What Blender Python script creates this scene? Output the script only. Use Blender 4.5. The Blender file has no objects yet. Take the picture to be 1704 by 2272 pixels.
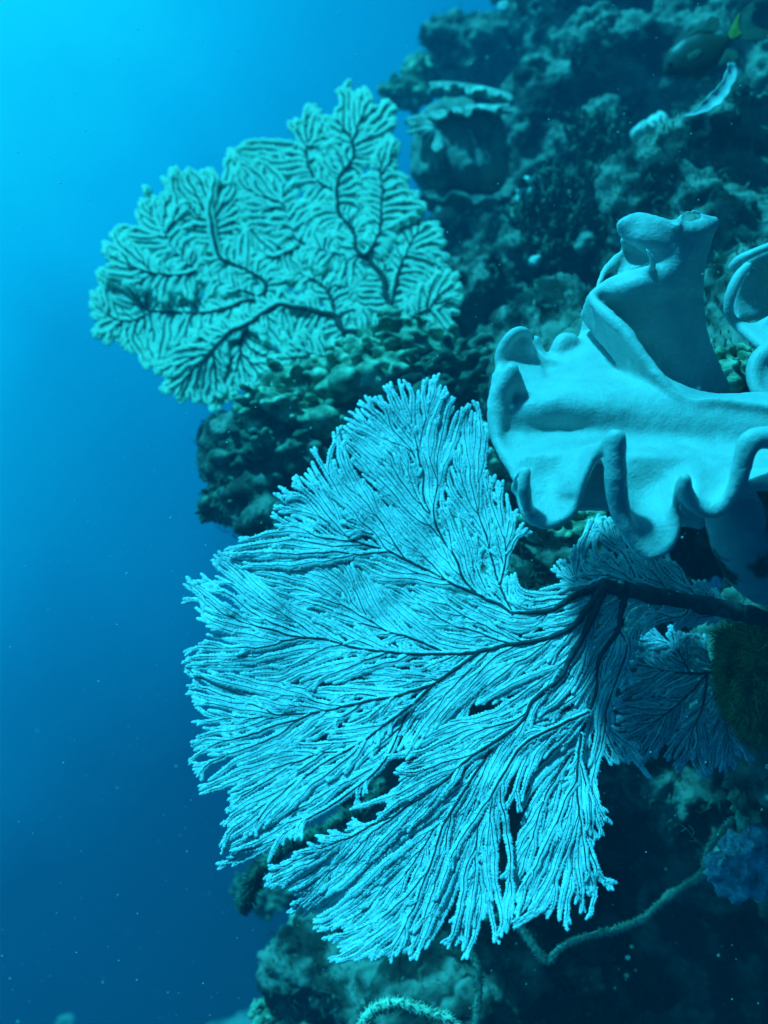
import bpy, math, random
import numpy as np
from mathutils import Vector

# ------------------------------------------------------------------ camera, water light, sun, exposure
scene = bpy.context.scene
COL = scene.collection
random.seed(7)
FOV = math.radians(50.0)
K = 2.0 * math.tan(FOV / 2) / 2272.0          # metres per photo pixel at 1 m

cam_data = bpy.data.cameras.new("camera")
cam = bpy.data.objects.new("camera", cam_data)
COL.objects.link(cam)
cam.location = (0, 0, 0)
cam.rotation_euler = (math.radians(90), 0, 0)
cam_data.sensor_fit = 'VERTICAL'
cam_data.sensor_height = 24.0
cam_data.lens = 12.0 / math.tan(FOV / 2)
cam_data.clip_start = 0.01
cam_data.clip_end = 200.0
cam_data.dof.use_dof = True
cam_data.dof.focus_distance = 0.93
cam_data.dof.aperture_fstop = 3.6
scene.camera = cam
scene.render.resolution_x = 768
scene.render.resolution_y = 1024

scene.view_settings.view_transform = 'Standard'
scene.view_settings.look = 'None'
scene.view_settings.exposure = 0.7
scene.view_settings.gamma = 1.0
scene.cycles.use_denoising = True
scene.cycles.volume_bounces = 0
scene.cycles.max_bounces = 6
scene.cycles.sample_clamp_indirect = 4.0

world = bpy.data.worlds.new("World")
scene.world = world
world.use_nodes = True
wn = world.node_tree.nodes
wl = world.node_tree.links
wn.clear()
w_out = wn.new('ShaderNodeOutputWorld')
w_bg = wn.new('ShaderNodeBackground')
w_tc = wn.new('ShaderNodeTexCoord')
w_dot = wn.new('ShaderNodeVectorMath'); w_dot.operation = 'DOT_PRODUCT'
UP = Vector((-0.72, 0.30, 0.62)).normalized()  # where the water is brightest: up and out from the reef
w_dot.inputs[1].default_value = UP
w_noise = wn.new('ShaderNodeTexNoise')
w_noise.inputs['Scale'].default_value = 4.0
w_noise.inputs['Detail'].default_value = 5.0
w_ma = wn.new('ShaderNodeMath'); w_ma.operation = 'MULTIPLY_ADD'
w_ma.inputs[1].default_value = 0.20
w_add = wn.new('ShaderNodeMath'); w_add.operation = 'ADD'; w_add.inputs[1].default_value = -0.10
w_ramp = wn.new('ShaderNodeValToRGB')
cr = w_ramp.color_ramp
cr.interpolation = 'LINEAR'
STOPS = [(0.00, (0.0002, 0.012, 0.045)), (0.14, (0.0004, 0.003, 0.012)), (0.30, (0.0005, 0.027, 0.085)),
         (0.46, (0.0006, 0.175, 0.41)), (0.56, (0.0007, 0.32, 0.64)), (0.64, (0.001, 0.50, 0.90)),
         (0.74, (0.004, 0.80, 1.10)), (1.00, (0.05, 0.95, 1.25))]
cr.elements[0].position = STOPS[0][0]; cr.elements[0].color = (*STOPS[0][1], 1)
cr.elements[1].position = STOPS[-1][0]; cr.elements[1].color = (*STOPS[-1][1], 1)
for p_, c_ in STOPS[1:-1]:
    e_ = cr.elements.new(p_); e_.color = (*c_, 1)
wl.new(w_tc.outputs['Generated'], w_dot.inputs[0])
wl.new(w_tc.outputs['Generated'], w_noise.inputs['Vector'])
wl.new(w_noise.outputs['Fac'], w_ma.inputs[0])
wl.new(w_dot.outputs['Value'], w_add.inputs[0])
wl.new(w_add.outputs[0], w_ma.inputs[2])
wl.new(w_ma.outputs[0], w_ramp.inputs['Fac'])
wl.new(w_ramp.outputs['Color'], w_bg.inputs['Color'])
w_bg.inputs['Strength'].default_value = 0.68
wl.new(w_bg.outputs[0], w_out.inputs['Surface'])

SUN_TO = Vector((-0.36, -0.33, 0.87)).normalized()
sun_data = bpy.data.lights.new("sun", 'SUN')
sun_data.energy = 5.0
sun_data.angle = math.radians(4.0)
sun_data.color = (0.022, 0.73, 1.0)            # daylight after several metres of water
sun = bpy.data.objects.new("sun", sun_data)
COL.objects.link(sun)
sun.rotation_euler = SUN_TO.to_track_quat('Z', 'Y').to_euler()

# ------------------------------------------------------------------ helpers
def W(px, py, d):
    """point of the place that stands d metres in front of the camera, by its photo pixel"""
    return np.array(((px - 852.0) * K * d, d, (1136.0 - py) * K * d))

def Wn(p, d):
    p = np.asarray(p, float); d = np.asarray(d, float)
    return np.stack(((p[:, 0] - 852.0) * K * d, d, (1136.0 - p[:, 1]) * K * d), 1)

def _hash(ix, iy, iz, seed):
    h = (ix * 374761393 + iy * 668265263 + iz * 1274126177 + seed * 974711) & 0xffffffff
    h = ((h ^ (h >> 13)) * 1103515245) & 0xffffffff
    h = ((h ^ (h >> 16)) * 2246822519) & 0xffffffff
    return ((h ^ (h >> 15)) & 0xffff) / 65535.0 * 2 - 1

def noise(P, seed=0):
    P = np.asarray(P, float)
    i = np.floor(P).astype(np.int64); f = P - i
    u = f * f * (3 - 2 * f)
    r = 0
    for dx in (0, 1):
        for dy in (0, 1):
            for dz in (0, 1):
                w = (u[:, 0] if dx else 1 - u[:, 0]) * (u[:, 1] if dy else 1 - u[:, 1]) * (u[:, 2] if dz else 1 - u[:, 2])
                r = r + w * _hash(i[:, 0] + dx, i[:, 1] + dy, i[:, 2] + dz, seed)
    return r

def fbm(P, seed=0, octv=3):
    r = 0; a = 1.0
    P = np.asarray(P, float)
    for o in range(octv):
        r = r + a * noise(P * (2.03 ** o) + 17.3 * o, seed + o); a *= 0.5
    return r

class MB:
    """collects quads and triangles of one mesh"""
    def __init__(self):
        self.v = []; self.q = []; self.t = []; self.n = 0
    def add(self, v, q=None, t=None):
        v = np.asarray(v, float)
        if q is not None and len(q): self.q.append(np.asarray(q, np.int64) + self.n)
        if t is not None and len(t): self.t.append(np.asarray(t, np.int64) + self.n)
        self.v.append(v); self.n += len(v)
    def build(self, name, mat, parent=None, smooth=True, origin=None):
        V = np.concatenate(self.v)
        if origin is not None: V = V - np.asarray(origin)
        Q = np.concatenate(self.q) if self.q else np.zeros((0, 4), np.int64)
        T = np.concatenate(self.t) if self.t else np.zeros((0, 3), np.int64)
        me = bpy.data.meshes.new(name)
        me.vertices.add(len(V)); me.vertices.foreach_set('co', V.astype(np.float32).ravel())
        loops = np.concatenate((Q.ravel(), T.ravel()))
        me.loops.add(len(loops)); me.loops.foreach_set('vertex_index', loops.astype(np.int32))
        nq, nt = len(Q), len(T)
        st = np.concatenate((np.arange(nq) * 4, nq * 4 + np.arange(nt) * 3)).astype(np.int32)
        me.polygons.add(nq + nt); me.polygons.foreach_set('loop_start', st)
        me.polygons.foreach_set('use_smooth', np.full(nq + nt, smooth))
        me.update(calc_edges=True); me.validate()
        me.materials.append(mat)
        o = bpy.data.objects.new(name, me); COL.objects.link(o)
        if origin is not None: o.location = tuple(origin)
        if parent is not None: o.parent = parent
        return o

def resample(P, step, smooth=True, deep=0.0):
    """Catmull-Rom through the points (any number of columns), about `step` apart in the first two or three columns"""
    P = np.asarray(P, float)
    if smooth and len(P) > 2:
        E = np.vstack((2 * P[0] - P[1], P, 2 * P[-1] - P[-2]))
        out = []
        t = np.linspace(0, 1, 13)[:-1, None]
        for i in range(1, len(E) - 2):
            a, b, c, d = E[i - 1], E[i], E[i + 1], E[i + 2]
            out.append(0.5 * (2 * b + (c - a) * t + (2 * a - 5 * b + 4 * c - d) * t ** 2 + (3 * b - a - 3 * c + d) * t ** 3))
        P = np.vstack(out + [E[-2][None]])
    m = 3 if P.shape[1] == 3 else 2
    G = P[:, :m]
    if deep: G = np.c_[P[:, :2], P[:, 2] * deep]
    L = np.concatenate(([0], np.cumsum(np.linalg.norm(np.diff(G, axis=0), axis=1))))
    n = max(2, int(round(L[-1] / step)) + 1)
    s = np.linspace(0, L[-1], n)
    return np.stack([np.interp(s, L, P[:, j]) for j in range(P.shape[1])], 1)

def tube(mb, P, rw, rn=None, N=None, sides=6, cap=True):
    """tube along P; rw half width, rn half thickness along the normal N"""
    P = np.asarray(P, float); n = len(P)
    rw = np.broadcast_to(np.asarray(rw, float), (n,)).copy()
    rn = rw.copy() if rn is None else np.broadcast_to(np.asarray(rn, float), (n,)).copy()
    T = np.gradient(P, axis=0); T /= np.linalg.norm(T, axis=1)[:, None] + 1e-12
    if N is None:
        N = np.array((0.13, -0.95, 0.2))
        if abs(T @ N).mean() > 0.9: N = np.array((1.0, 0.1, 0.2))
    N = np.broadcast_to(N, (n, 3))
    S = np.cross(T, N); S /= np.linalg.norm(S, axis=1)[:, None] + 1e-12
    M = np.cross(S, T)
    if cap:
        e = max(rw[-1] * 0.7, 1e-5); b = max(rw[0] * 0.7, 1e-5)
        P = np.vstack((P[0] - T[0] * b, P, P[-1] + T[-1] * e))
        rw = np.concatenate(([rw[0] * .35], rw, [rw[-1] * .35])); rn = np.concatenate(([rn[0] * .35], rn, [rn[-1] * .35]))
        S = np.vstack((S[:1], S, S[-1:])); M = np.vstack((M[:1], M, M[-1:])); n += 2
    a = np.arange(sides) / sides * 2 * np.pi
    V = P[:, None] + np.cos(a)[None, :, None] * (rw[:, None] * S)[:, None] + np.sin(a)[None, :, None] * (rn[:, None] * M)[:, None]
    i = (np.arange(n - 1)[:, None] * sides); j = np.arange(sides)[None]; j2 = (j + 1) % sides
    Q = np.stack((i + j, i + j2, i + sides + j2, i + sides + j), -1).reshape(-1, 4)
    V = V.reshape(-1, 3)
    c0 = len(V); V = np.vstack((V, P[:1], P[-1:]))
    jj = np.arange(sides); jj2 = (jj + 1) % sides
    T3 = np.vstack((np.stack((jj2, jj, np.full(sides, c0)), 1), np.stack(((n - 1) * sides + jj, (n - 1) * sides + jj2, np.full(sides, c0 + 1)), 1)))
    mb.add(V, Q, T3)

OCT_V = np.array([(1, 0, 0), (-1, 0, 0), (0, 1, 0), (0, -1, 0), (0, 0, 1), (0, 0, -1)], float)
OCT_T = np.array([(0, 2, 4), (2, 1, 4), (1, 3, 4), (3, 0, 4), (2, 0, 5), (1, 2, 5), (3, 1, 5), (0, 3, 5)])
def beads(mb, C, R):
    C = np.asarray(C, float)
    if len(C) == 0: return
    R = np.broadcast_to(np.asarray(R, float).reshape(len(C) if np.ndim(R) else 1, -1) if np.ndim(R) else R, (len(C), 1) if not (np.ndim(R) == 2) else (len(C), 3))
    V = C[:, None] + OCT_V[None] * (R[:, None] if R.shape[1] == 3 else R[:, None])
    T = (np.arange(len(C))[:, None, None] * 6 + OCT_T[None]).reshape(-1, 3)
    mb.add(V.reshape(-1, 3), None, T)

class Field:
    """distance field on a grid; spheres are splatted in, then a skin is drawn over it"""
    def __init__(self, lo, hi, h):
        self.lo = np.asarray(lo, float); self.h = h
        self.n = np.ceil((np.asarray(hi) - self.lo) / h).astype(int) + 1
        self.m = 6 * h
        self.F = np.full(self.n, self.m, np.float32)
    def sphere(self, c, r):
        a = np.maximum(np.floor((c - r - self.m - self.lo) / self.h).astype(int), 0)
        b = np.minimum(np.ceil((c + r + self.m - self.lo) / self.h).astype(int) + 1, self.n)
        if (b <= a).any(): return
        x = [self.lo[i] + np.arange(a[i], b[i]) * self.h - c[i] for i in range(3)]
        D = np.sqrt(x[0][:, None, None] ** 2 + x[1][None, :, None] ** 2 + x[2][None, None] ** 2) - r
        s = self.F[a[0]:b[0], a[1]:b[1], a[2]:b[2]]
        np.minimum(s, D, out=s)
    def ellipsoid(self, c, R):
        c = np.asarray(c, float); R = np.asarray(R, float)
        a = np.maximum(np.floor((c - R - self.m - self.lo) / self.h).astype(int), 0)
        b = np.minimum(np.ceil((c + R + self.m - self.lo) / self.h).astype(int) + 1, self.n)
        if (b <= a).any(): return
        x = [(self.lo[i] + np.arange(a[i], b[i]) * self.h - c[i]) / R[i] for i in range(3)]
        D = (np.sqrt(x[0][:, None, None] ** 2 + x[1][None, :, None] ** 2 + x[2][None, None] ** 2) - 1) * R.min()
        s = self.F[a[0]:b[0], a[1]:b[1], a[2]:b[2]]
        np.minimum(s, np.clip(D, -self.m, self.m), out=s)
    def chain(self, pts, step=6):
        Q = resample(pts, step, True, 1 / (K * .9))
        for x, y, d, r in Q:
            self.sphere(W(x, y, d), r * K * d)
    def patch(self, rows, r=None, step=9):
        nc = max(int(max(np.linalg.norm(np.diff(np.array(q, float)[:, :3] * (1, 1, 1 / (K * .9)), axis=0), axis=1).sum() for q in rows) / step), 3)
        R = []
        for q in rows:
            q = np.array([(*p, r) if len(p) == 3 else p for p in q], float)
            z = resample(q, 4, True, 1 / (K * .9))
            i = np.linspace(0, len(z) - 1, nc)
            R.append(np.stack([np.interp(i, np.arange(len(z)), z[:, k]) for k in range(4)], 1))
        R = np.array(R)
        for c in range(nc):
            for x, y, d, rr in resample(R[:, c], step, True, 1 / (K * .9)):
                self.sphere(W(x, y, d), rr * K * d)
    def blur(self, sigma):
        k = int(3 * sigma) + 1
        w = np.exp(-0.5 * (np.arange(-k, k + 1) / sigma) ** 2); w /= w.sum()
        np.clip(self.F, -self.m, self.m, out=self.F)
        for ax in range(3):
            P = np.pad(self.F, [(k, k) if i == ax else (0, 0) for i in range(3)], mode='edge')
            out = np.zeros_like(self.F)
            for i, ww in enumerate(w):
                sl = [slice(None)] * 3; sl[ax] = slice(i, i + self.F.shape[ax])
                out += np.float32(ww) * P[tuple(sl)]
            self.F = out
    def close(self):
        for ax in range(3):
            for e in (0, -1):
                sl = [slice(None)] * 3; sl[ax] = e
                self.F[tuple(sl)] = np.maximum(self.F[tuple(sl)], self.h * 0.5)
    def skin(self):
        """surface nets: one vertex per crossed cell, one quad per crossed edge"""
        self.close()
        F = self.F; I = F < 0
        nx, ny, nz = F.shape
        cs = np.zeros((nx - 1, ny - 1, nz - 1), np.int8)
        for dx in (0, 1):
            for dy in (0, 1):
                for dz in (0, 1):
                    cs += I[dx:nx - 1 + dx, dy:ny - 1 + dy, dz:nz - 1 + dz]
        act = (cs > 0) & (cs < 8)
        idx = np.full(act.shape, -1, np.int64)
        C = np.argwhere(act); idx[act] = np.arange(len(C))
        S = np.zeros((len(C), 3)); cnt = np.zeros(len(C))
        corners = [(dx, dy, dz) for dx in (0, 1) for dy in (0, 1) for dz in (0, 1)]
        for a in corners:
            for ax in range(3):
                if a[ax]: continue
                b = list(a); b[ax] = 1
                fa = F[C[:, 0] + a[0], C[:, 1] + a[1], C[:, 2] + a[2]]
                fb = F[C[:, 0] + b[0], C[:, 1] + b[1], C[:, 2] + b[2]]
                m = (fa < 0) != (fb < 0)
                t = fa[m] / (fa[m] - fb[m])
                p = np.tile(np.array(a, float), (m.sum(), 1)); p[:, ax] += t
                S[m] += p; cnt[m] += 1
        V = self.lo + (C + S / cnt[:, None]) * self.h
        quads = []
        for ax in range(3):
            u, v = [(1, 2), (2, 0), (0, 1)][ax]
            sl0 = [slice(1, -1)] * 3; sl1 = [slice(1, -1)] * 3
            sl0[ax] = slice(0, -1); sl1[ax] = slice(1, None)
            A = I[tuple(sl0)]; B = I[tuple(sl1)]
            X = np.argwhere(A != B)
            off = np.array([1, 1, 1]); off[ax] = 0
            g = X + off
            ins = A[tuple(X.T)]
            def cell(du, dv):
                c = g.copy(); c[:, u] += du; c[:, v] += dv
                return idx[c[:, 0], c[:, 1], c[:, 2]]
            q = np.stack((cell(-1, -1), cell(0, -1), cell(0, 0), cell(-1, 0)), 1)
            q[~ins] = q[~ins][:, ::-1]
            quads.append(q)
        Q = np.concatenate(quads)
        return V, Q[(Q >= 0).all(1)]

def tag(o, label=None, cat=None, group=None, kind=None):
    if label: o['label'] = label
    if cat: o['category'] = cat
    if group: o['group'] = group
    if kind: o['kind'] = kind
    return o

def thing(name, loc, label, cat, group=None):
    o = bpy.data.objects.new(name, None); COL.objects.link(o)
    o.empty_display_size = 0.02
    o.location = tuple(loc)
    return tag(o, label, cat, group)

def under(o, parent):
    """make o a part of parent without moving it"""
    bpy.context.view_layer.update()
    o.parent = parent
    o.matrix_parent_inverse = parent.matrix_world.inverted()
    return o

def material(name, colours, scale=40.0, rough=0.8, bump=0.4, bump_scale=None, detail=4.0, dist=0.002, spec=0.25, ramp=(0.35, 0.65), sss=0.0, trans=0.0):
    m = bpy.data.materials.new(name); m.use_nodes = True
    nt = m.node_tree; b = nt.nodes['Principled BSDF']
    tc = nt.nodes.new('ShaderNodeTexCoord')
    n = nt.nodes.new('ShaderNodeTexNoise'); n.inputs['Scale'].default_value = scale; n.inputs['Detail'].default_value = detail
    r = nt.nodes.new('ShaderNodeValToRGB')
    e = r.color_ramp.elements
    e[0].position = ramp[0]; e[1].position = ramp[1]
    e[0].color = (*colours[0], 1); e[1].color = (*colours[-1], 1)
    for i, c in enumerate(colours[1:-1]):
        x = e.new(ramp[0] + (ramp[1] - ramp[0]) * (i + 1) / (len(colours) - 1)); x.color = (*c, 1)
    nt.links.new(tc.outputs['Object'], n.inputs['Vector'])
    nt.links.new(n.outputs['Fac'], r.inputs['Fac'])
    nt.links.new(r.outputs['Color'], b.inputs['Base Color'])
    b.inputs['Roughness'].default_value = rough
    b.inputs['Specular IOR Level'].default_value = spec
    if sss:
        b.inputs['Subsurface Weight'].default_value = sss
        b.inputs['Subsurface Radius'].default_value = (0.006, 0.009, 0.009)
        b.inputs['Subsurface Scale'].default_value = 1.0
    if trans:
        tl = nt.nodes.new('ShaderNodeBsdfTranslucent'); mx = nt.nodes.new('ShaderNodeMixShader'); mx.inputs[0].default_value = trans
        nt.links.new(r.outputs['Color'], tl.inputs['Color'])
        nt.links.new(b.outputs[0], mx.inputs[1]); nt.links.new(tl.outputs[0], mx.inputs[2])
        nt.links.new(mx.outputs[0], nt.nodes['Material Output'].inputs['Surface'])
    if bump:
        n2 = nt.nodes.new('ShaderNodeTexNoise'); n2.inputs['Scale'].default_value = bump_scale or scale * 4
        n2.inputs['Detail'].default_value = 5.0
        bp = nt.nodes.new('ShaderNodeBump'); bp.inputs['Strength'].default_value = bump; bp.inputs['Distance'].default_value = dist
        nt.links.new(tc.outputs['Object'], n2.inputs['Vector'])
        nt.links.new(n2.outputs['Fac'], bp.inputs['Height'])
        nt.links.new(bp.outputs['Normal'], b.inputs['Normal'])
    return m

M_rock = material("reef_rock", [(0.016, 0.018, 0.016), (0.040, 0.046, 0.036), (0.24, 0.26, 0.21), (0.045, 0.05, 0.035)], 14, 0.95, 0.9, 90, 6, 0.006, 0.1, (0.3, 0.7))
M_far = material("far_rock", [(0.08, 0.1, 0.08), (0.3, 0.34, 0.26)], 6, 0.95, 0.6, 20, 5, 0.02, 0.1)
M_leather = material("leather_coral_skin", [(0.38, 0.39, 0.38), (0.50, 0.51, 0.48)], 30, 0.52, 0.5, 420, 5, 0.0015, 0.38, (0.3, 0.7), 0.35)
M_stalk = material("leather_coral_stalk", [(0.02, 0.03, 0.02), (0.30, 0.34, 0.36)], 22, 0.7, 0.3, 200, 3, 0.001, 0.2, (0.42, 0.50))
M_stem = material("fan_stem", [(0.030, 0.026, 0.030), (0.075, 0.065, 0.075)], 160, 0.8, 0.5, 900, 3, 0.0006, 0.15)
M_polyp = material("fan_polyps", [(0.72, 0.71, 0.72), (0.92, 0.90, 0.90)], 700, 0.9, 0.5, 1100, 2, 0.0008, 0.1, (0.38, 0.6), 0, 0.25)
M_stem_b = material("far_fan_stem", [(0.03, 0.035, 0.03), (0.06, 0.065, 0.05)], 120, 0.8, 0.4, 500, 3, 0.001, 0.15)
M_polyp_b = material("far_fan_polyps", [(0.74, 0.90, 0.74), (0.84, 0.96, 0.82)], 300, 0.9, 0.5, 600, 2, 0.001, 0.1, (.35, .65), 0, 0.55)
M_polyp_c = material("fan_polyps_shade_tone", [(0.48, 0.50, 0.56), (0.66, 0.68, 0.74)], 700, 0.9, 0.5, 1100, 2, 0.0008, 0.1, (0.38, 0.6))  # dimmer, bluer copy of the fan polyps; shade is put into the colour
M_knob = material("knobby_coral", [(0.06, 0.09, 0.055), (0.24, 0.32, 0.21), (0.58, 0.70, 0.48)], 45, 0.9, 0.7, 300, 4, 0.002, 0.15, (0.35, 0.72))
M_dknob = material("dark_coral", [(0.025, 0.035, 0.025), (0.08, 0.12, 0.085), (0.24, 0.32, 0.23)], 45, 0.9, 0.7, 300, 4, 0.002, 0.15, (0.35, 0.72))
M_cup = material("cup_coral", [(0.08, 0.1, 0.085), (0.24, 0.29, 0.24)], 24, 0.9, 0.5, 120, 4, 0.003, 0.15)
M_frill = material("cup_coral_rim", [(0.16, 0.2, 0.16), (0.52, 0.6, 0.5)], 50, 0.85, 0.5, 200, 3, 0.002, 0.15)
M_whip = material("whip_coral", [(0.26, 0.34, 0.24), (0.60, 0.70, 0.52)], 260, 0.9, 0.6, 700, 3, 0.001, 0.1)
M_turf = material("turf_algae", [(0.09, 0.13, 0.03), (0.30, 0.34, 0.09)], 60, 0.9, 0.0)
M_sponge = material("pale_sponge", [(0.45, 0.52, 0.46), (0.75, 0.8, 0.7)], 70, 0.85, 0.8, 260, 4, 0.002, 0.15)
M_bsponge = material("blue_sponge", [(0.22, 0.28, 0.32), (0.72, 0.80, 0.84)], 70, 0.85, 0.9, 240, 5, 0.003, 0.15)
M_leaf = material("pale_frond", [(0.40, 0.42, 0.40), (0.62, 0.64, 0.60)], 60, 0.6, 0.4, 160, 3, 0.001, 0.3)
M_fish = material("fish_skin", [(0.012, 0.016, 0.006), (0.028, 0.032, 0.010)], 40, 0.45, 0.3, 600, 2, 0.0004, 0.4)
M_fin = material("fish_fin", [(0.04, 0.06, 0.035), (0.08, 0.11, 0.07)], 80, 0.6, 0.3, 300, 2, 0.0004, 0.3)
M_tail = material("fish_tail", [(0.32, 0.22, 0.015), (0.4, 0.28, 0.03)], 80, 0.6, 0.2, 300, 2, 0.0004, 0.3)
M_eye = material("fish_eye", [(0.01, 0.01, 0.015), (0.02, 0.02, 0.03)], 80, 0.15, 0.0)
M_snow = material("drifting_specks", [(0.6, 0.6, 0.55), (0.8, 0.8, 0.75)], 80, 0.9, 0.0)

# ------------------------------------------------------------------ the reef itself
def reef_mass(name, blobs, lo, hi, h, mat, levels, amps, seed=3, wob=0.05, wobf=6.0, blur=1.0):
    f = Field(lo, hi, h)
    for px, py, d, rx, ry, rz in blobs:
        f.ellipsoid(W(px, py, d), (rx, ry, rz))
    band = np.abs(f.F) < f.m * 0.99
    X = np.argwhere(band)
    P = f.lo + X * h
    f.F[band] += (fbm(P * wobf, seed, 3) * wob).astype(np.float32)
    f.blur(blur)
    V, Q = f.skin()
    mb = MB(); mb.add(V, Q)
    o = mb.build(name, mat)
    sub = o.modifiers.new('sub', 'SUBSURF'); sub.levels = levels; sub.render_levels = levels
    for i, (kind, size, strength) in enumerate(amps):
        t = bpy.data.textures.new(name + '_relief', kind)
        t.noise_scale = size
        if kind == 'CLOUDS': t.noise_depth = 4
        dm = o.modifiers.new('relief', 'DISPLACE'); dm.texture = t; dm.texture_coords = 'LOCAL'
        dm.strength = strength; dm.mid_level = 0.5
    return o

reef_blobs = [
    # upper wall, far to near: boulders stepping down towards the camera with recesses between them
    (1560, -140, 2.75, .52, .45, .40), (1300, 90, 2.55, .17, .26, .17), (1240, 300, 2.50, .14, .24, .20), (1400, 210, 2.35, .17, .22, .10),
    (1330, 330, 2.25, .14, .20, .07), (1560, 330, 2.30, .24, .24, .20), (1680, 60, 2.25, .22, .22, .22), (1760, 420, 1.78, .26, .24, .12),
    (1180, 580, 2.40, .24, .22, .26), (1040, 640, 2.45, .13, .2, .28), (1350, 600, 2.05, .22, .22, .16), (1640, 600, 1.72, .17, .18, .12),
    (1250, 760, 2.05, .28, .24, .16), (1500, 800, 1.62, .22, .18, .14), (1720, 760, 1.48, .16, .18, .14),
    # ledge behind the fans
    (900, 960, 1.76, .22, .20, .10), (1050, 930, 1.66, .2, .20, .09), (760, 1010, 1.66, .11, .14, .05), (700, 1130, 1.66, .06, .10, .02),
    (1150, 1080, 1.60, .30, .22, .14), (1300, 960, 1.50, .2, .2, .12),
    (900, 1150, 1.78, .22, .2, .12),
    # below, behind the big fan: a shelf added to throw shade into the deep recess
    (1180, 1350, 1.48, .24, .18, .10), (1420, 1530, 1.50, .26, .17, .10), (1680, 1620, 1.48, .16, .16, .10), (1300, 2150, 2.45, .5, .3, .45), (1100, 160, 2.95, .10, .2, .07), (1010, 1350, 1.72, .24, .22, .2), (1150, 1560, 1.85, .30, .22, .26),
    (960, 1640, 1.95, .18, .2, .28), (1350, 1780, 1.95, .34, .2, .30), (1040, 1900, 1.85, .22, .2, .22), (1650, 1850, 1.85, .3, .2, .4),
    (980, 2230, 1.55, .15, .16, .08), (880, 2280, 1.58, .10, .13, .10), (690, 2280, 2.4, .11, .16, .22), (1350, 2480, 2.0, .35, .2, .26),
    (930, 2470, 1.55, .15, .25, .13),
    # right hand side, near
    (1820, 1850, 1.32, .11, .12, .11), (1790, 1500, 1.22, .10, .13, .13), (1830, 1200, 1.10, .10, .12, .10),
    (1900, 1000, 1.15, .16, .16, .14),
    (2350, 2350, 1.4, .3, .3, .3), (2050, 1400, 1.4, .25, .3, .4), (2000, 600, 1.7, .25, .3, .3), (2000, 200, 2.0, .3, .35, .3),
    (1700, 2700, 1.5, .5, .3, .2),
]
reef = reef_mass('reef_slope', reef_blobs, (-0.55, 0.80, -1.35), (1.45, 3.2, 1.75), 0.026, M_rock, 2,
                 [('CLOUDS', 0.10, 0.09), ('VORONOI', 0.045, 0.016), ('CLOUDS', 0.022, 0.028), ('VORONOI', 0.016, 0.010)], 3, 0.085, 7.5, 0.7)
tag(reef, kind='structure')
far = reef_mass('distant_reef', [(150, 2330, 6.2, .10, .10, .32), (470, 2330, 6.4, .18, .12, .14), (560, 2320, 6.5, .2, .12, .2), (200, 2600, 6.2, 1.2, .5, .42)],
                (-2.9, 5.4, -4.3), (0.2, 7.0, -2.4), 0.05, M_far, 2, [('CLOUDS', 0.25, 0.10), ('VORONOI', 0.1, 0.05)], 9, 0.05, 3.0, 0.9)
tag(far, kind='structure')

# ------------------------------------------------------------------ sea fans
def inside(P, poly):
    P = np.asarray(P, float); poly = np.asarray(poly, float)
    x, y = P[:, 0], P[:, 1]; r = np.zeros(len(P), bool)
    j = len(poly) - 1
    for i in range(len(poly)):
        xi, yi = poly[i]; xj, yj = poly[j]
        c = (yi > y) != (yj > y)
        if c.any():
            xx = (xj - xi) * (y - yi) / (yj - yi + 1e-12) + xi
            r ^= c & (x < xx)
        j = i
    return r

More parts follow.
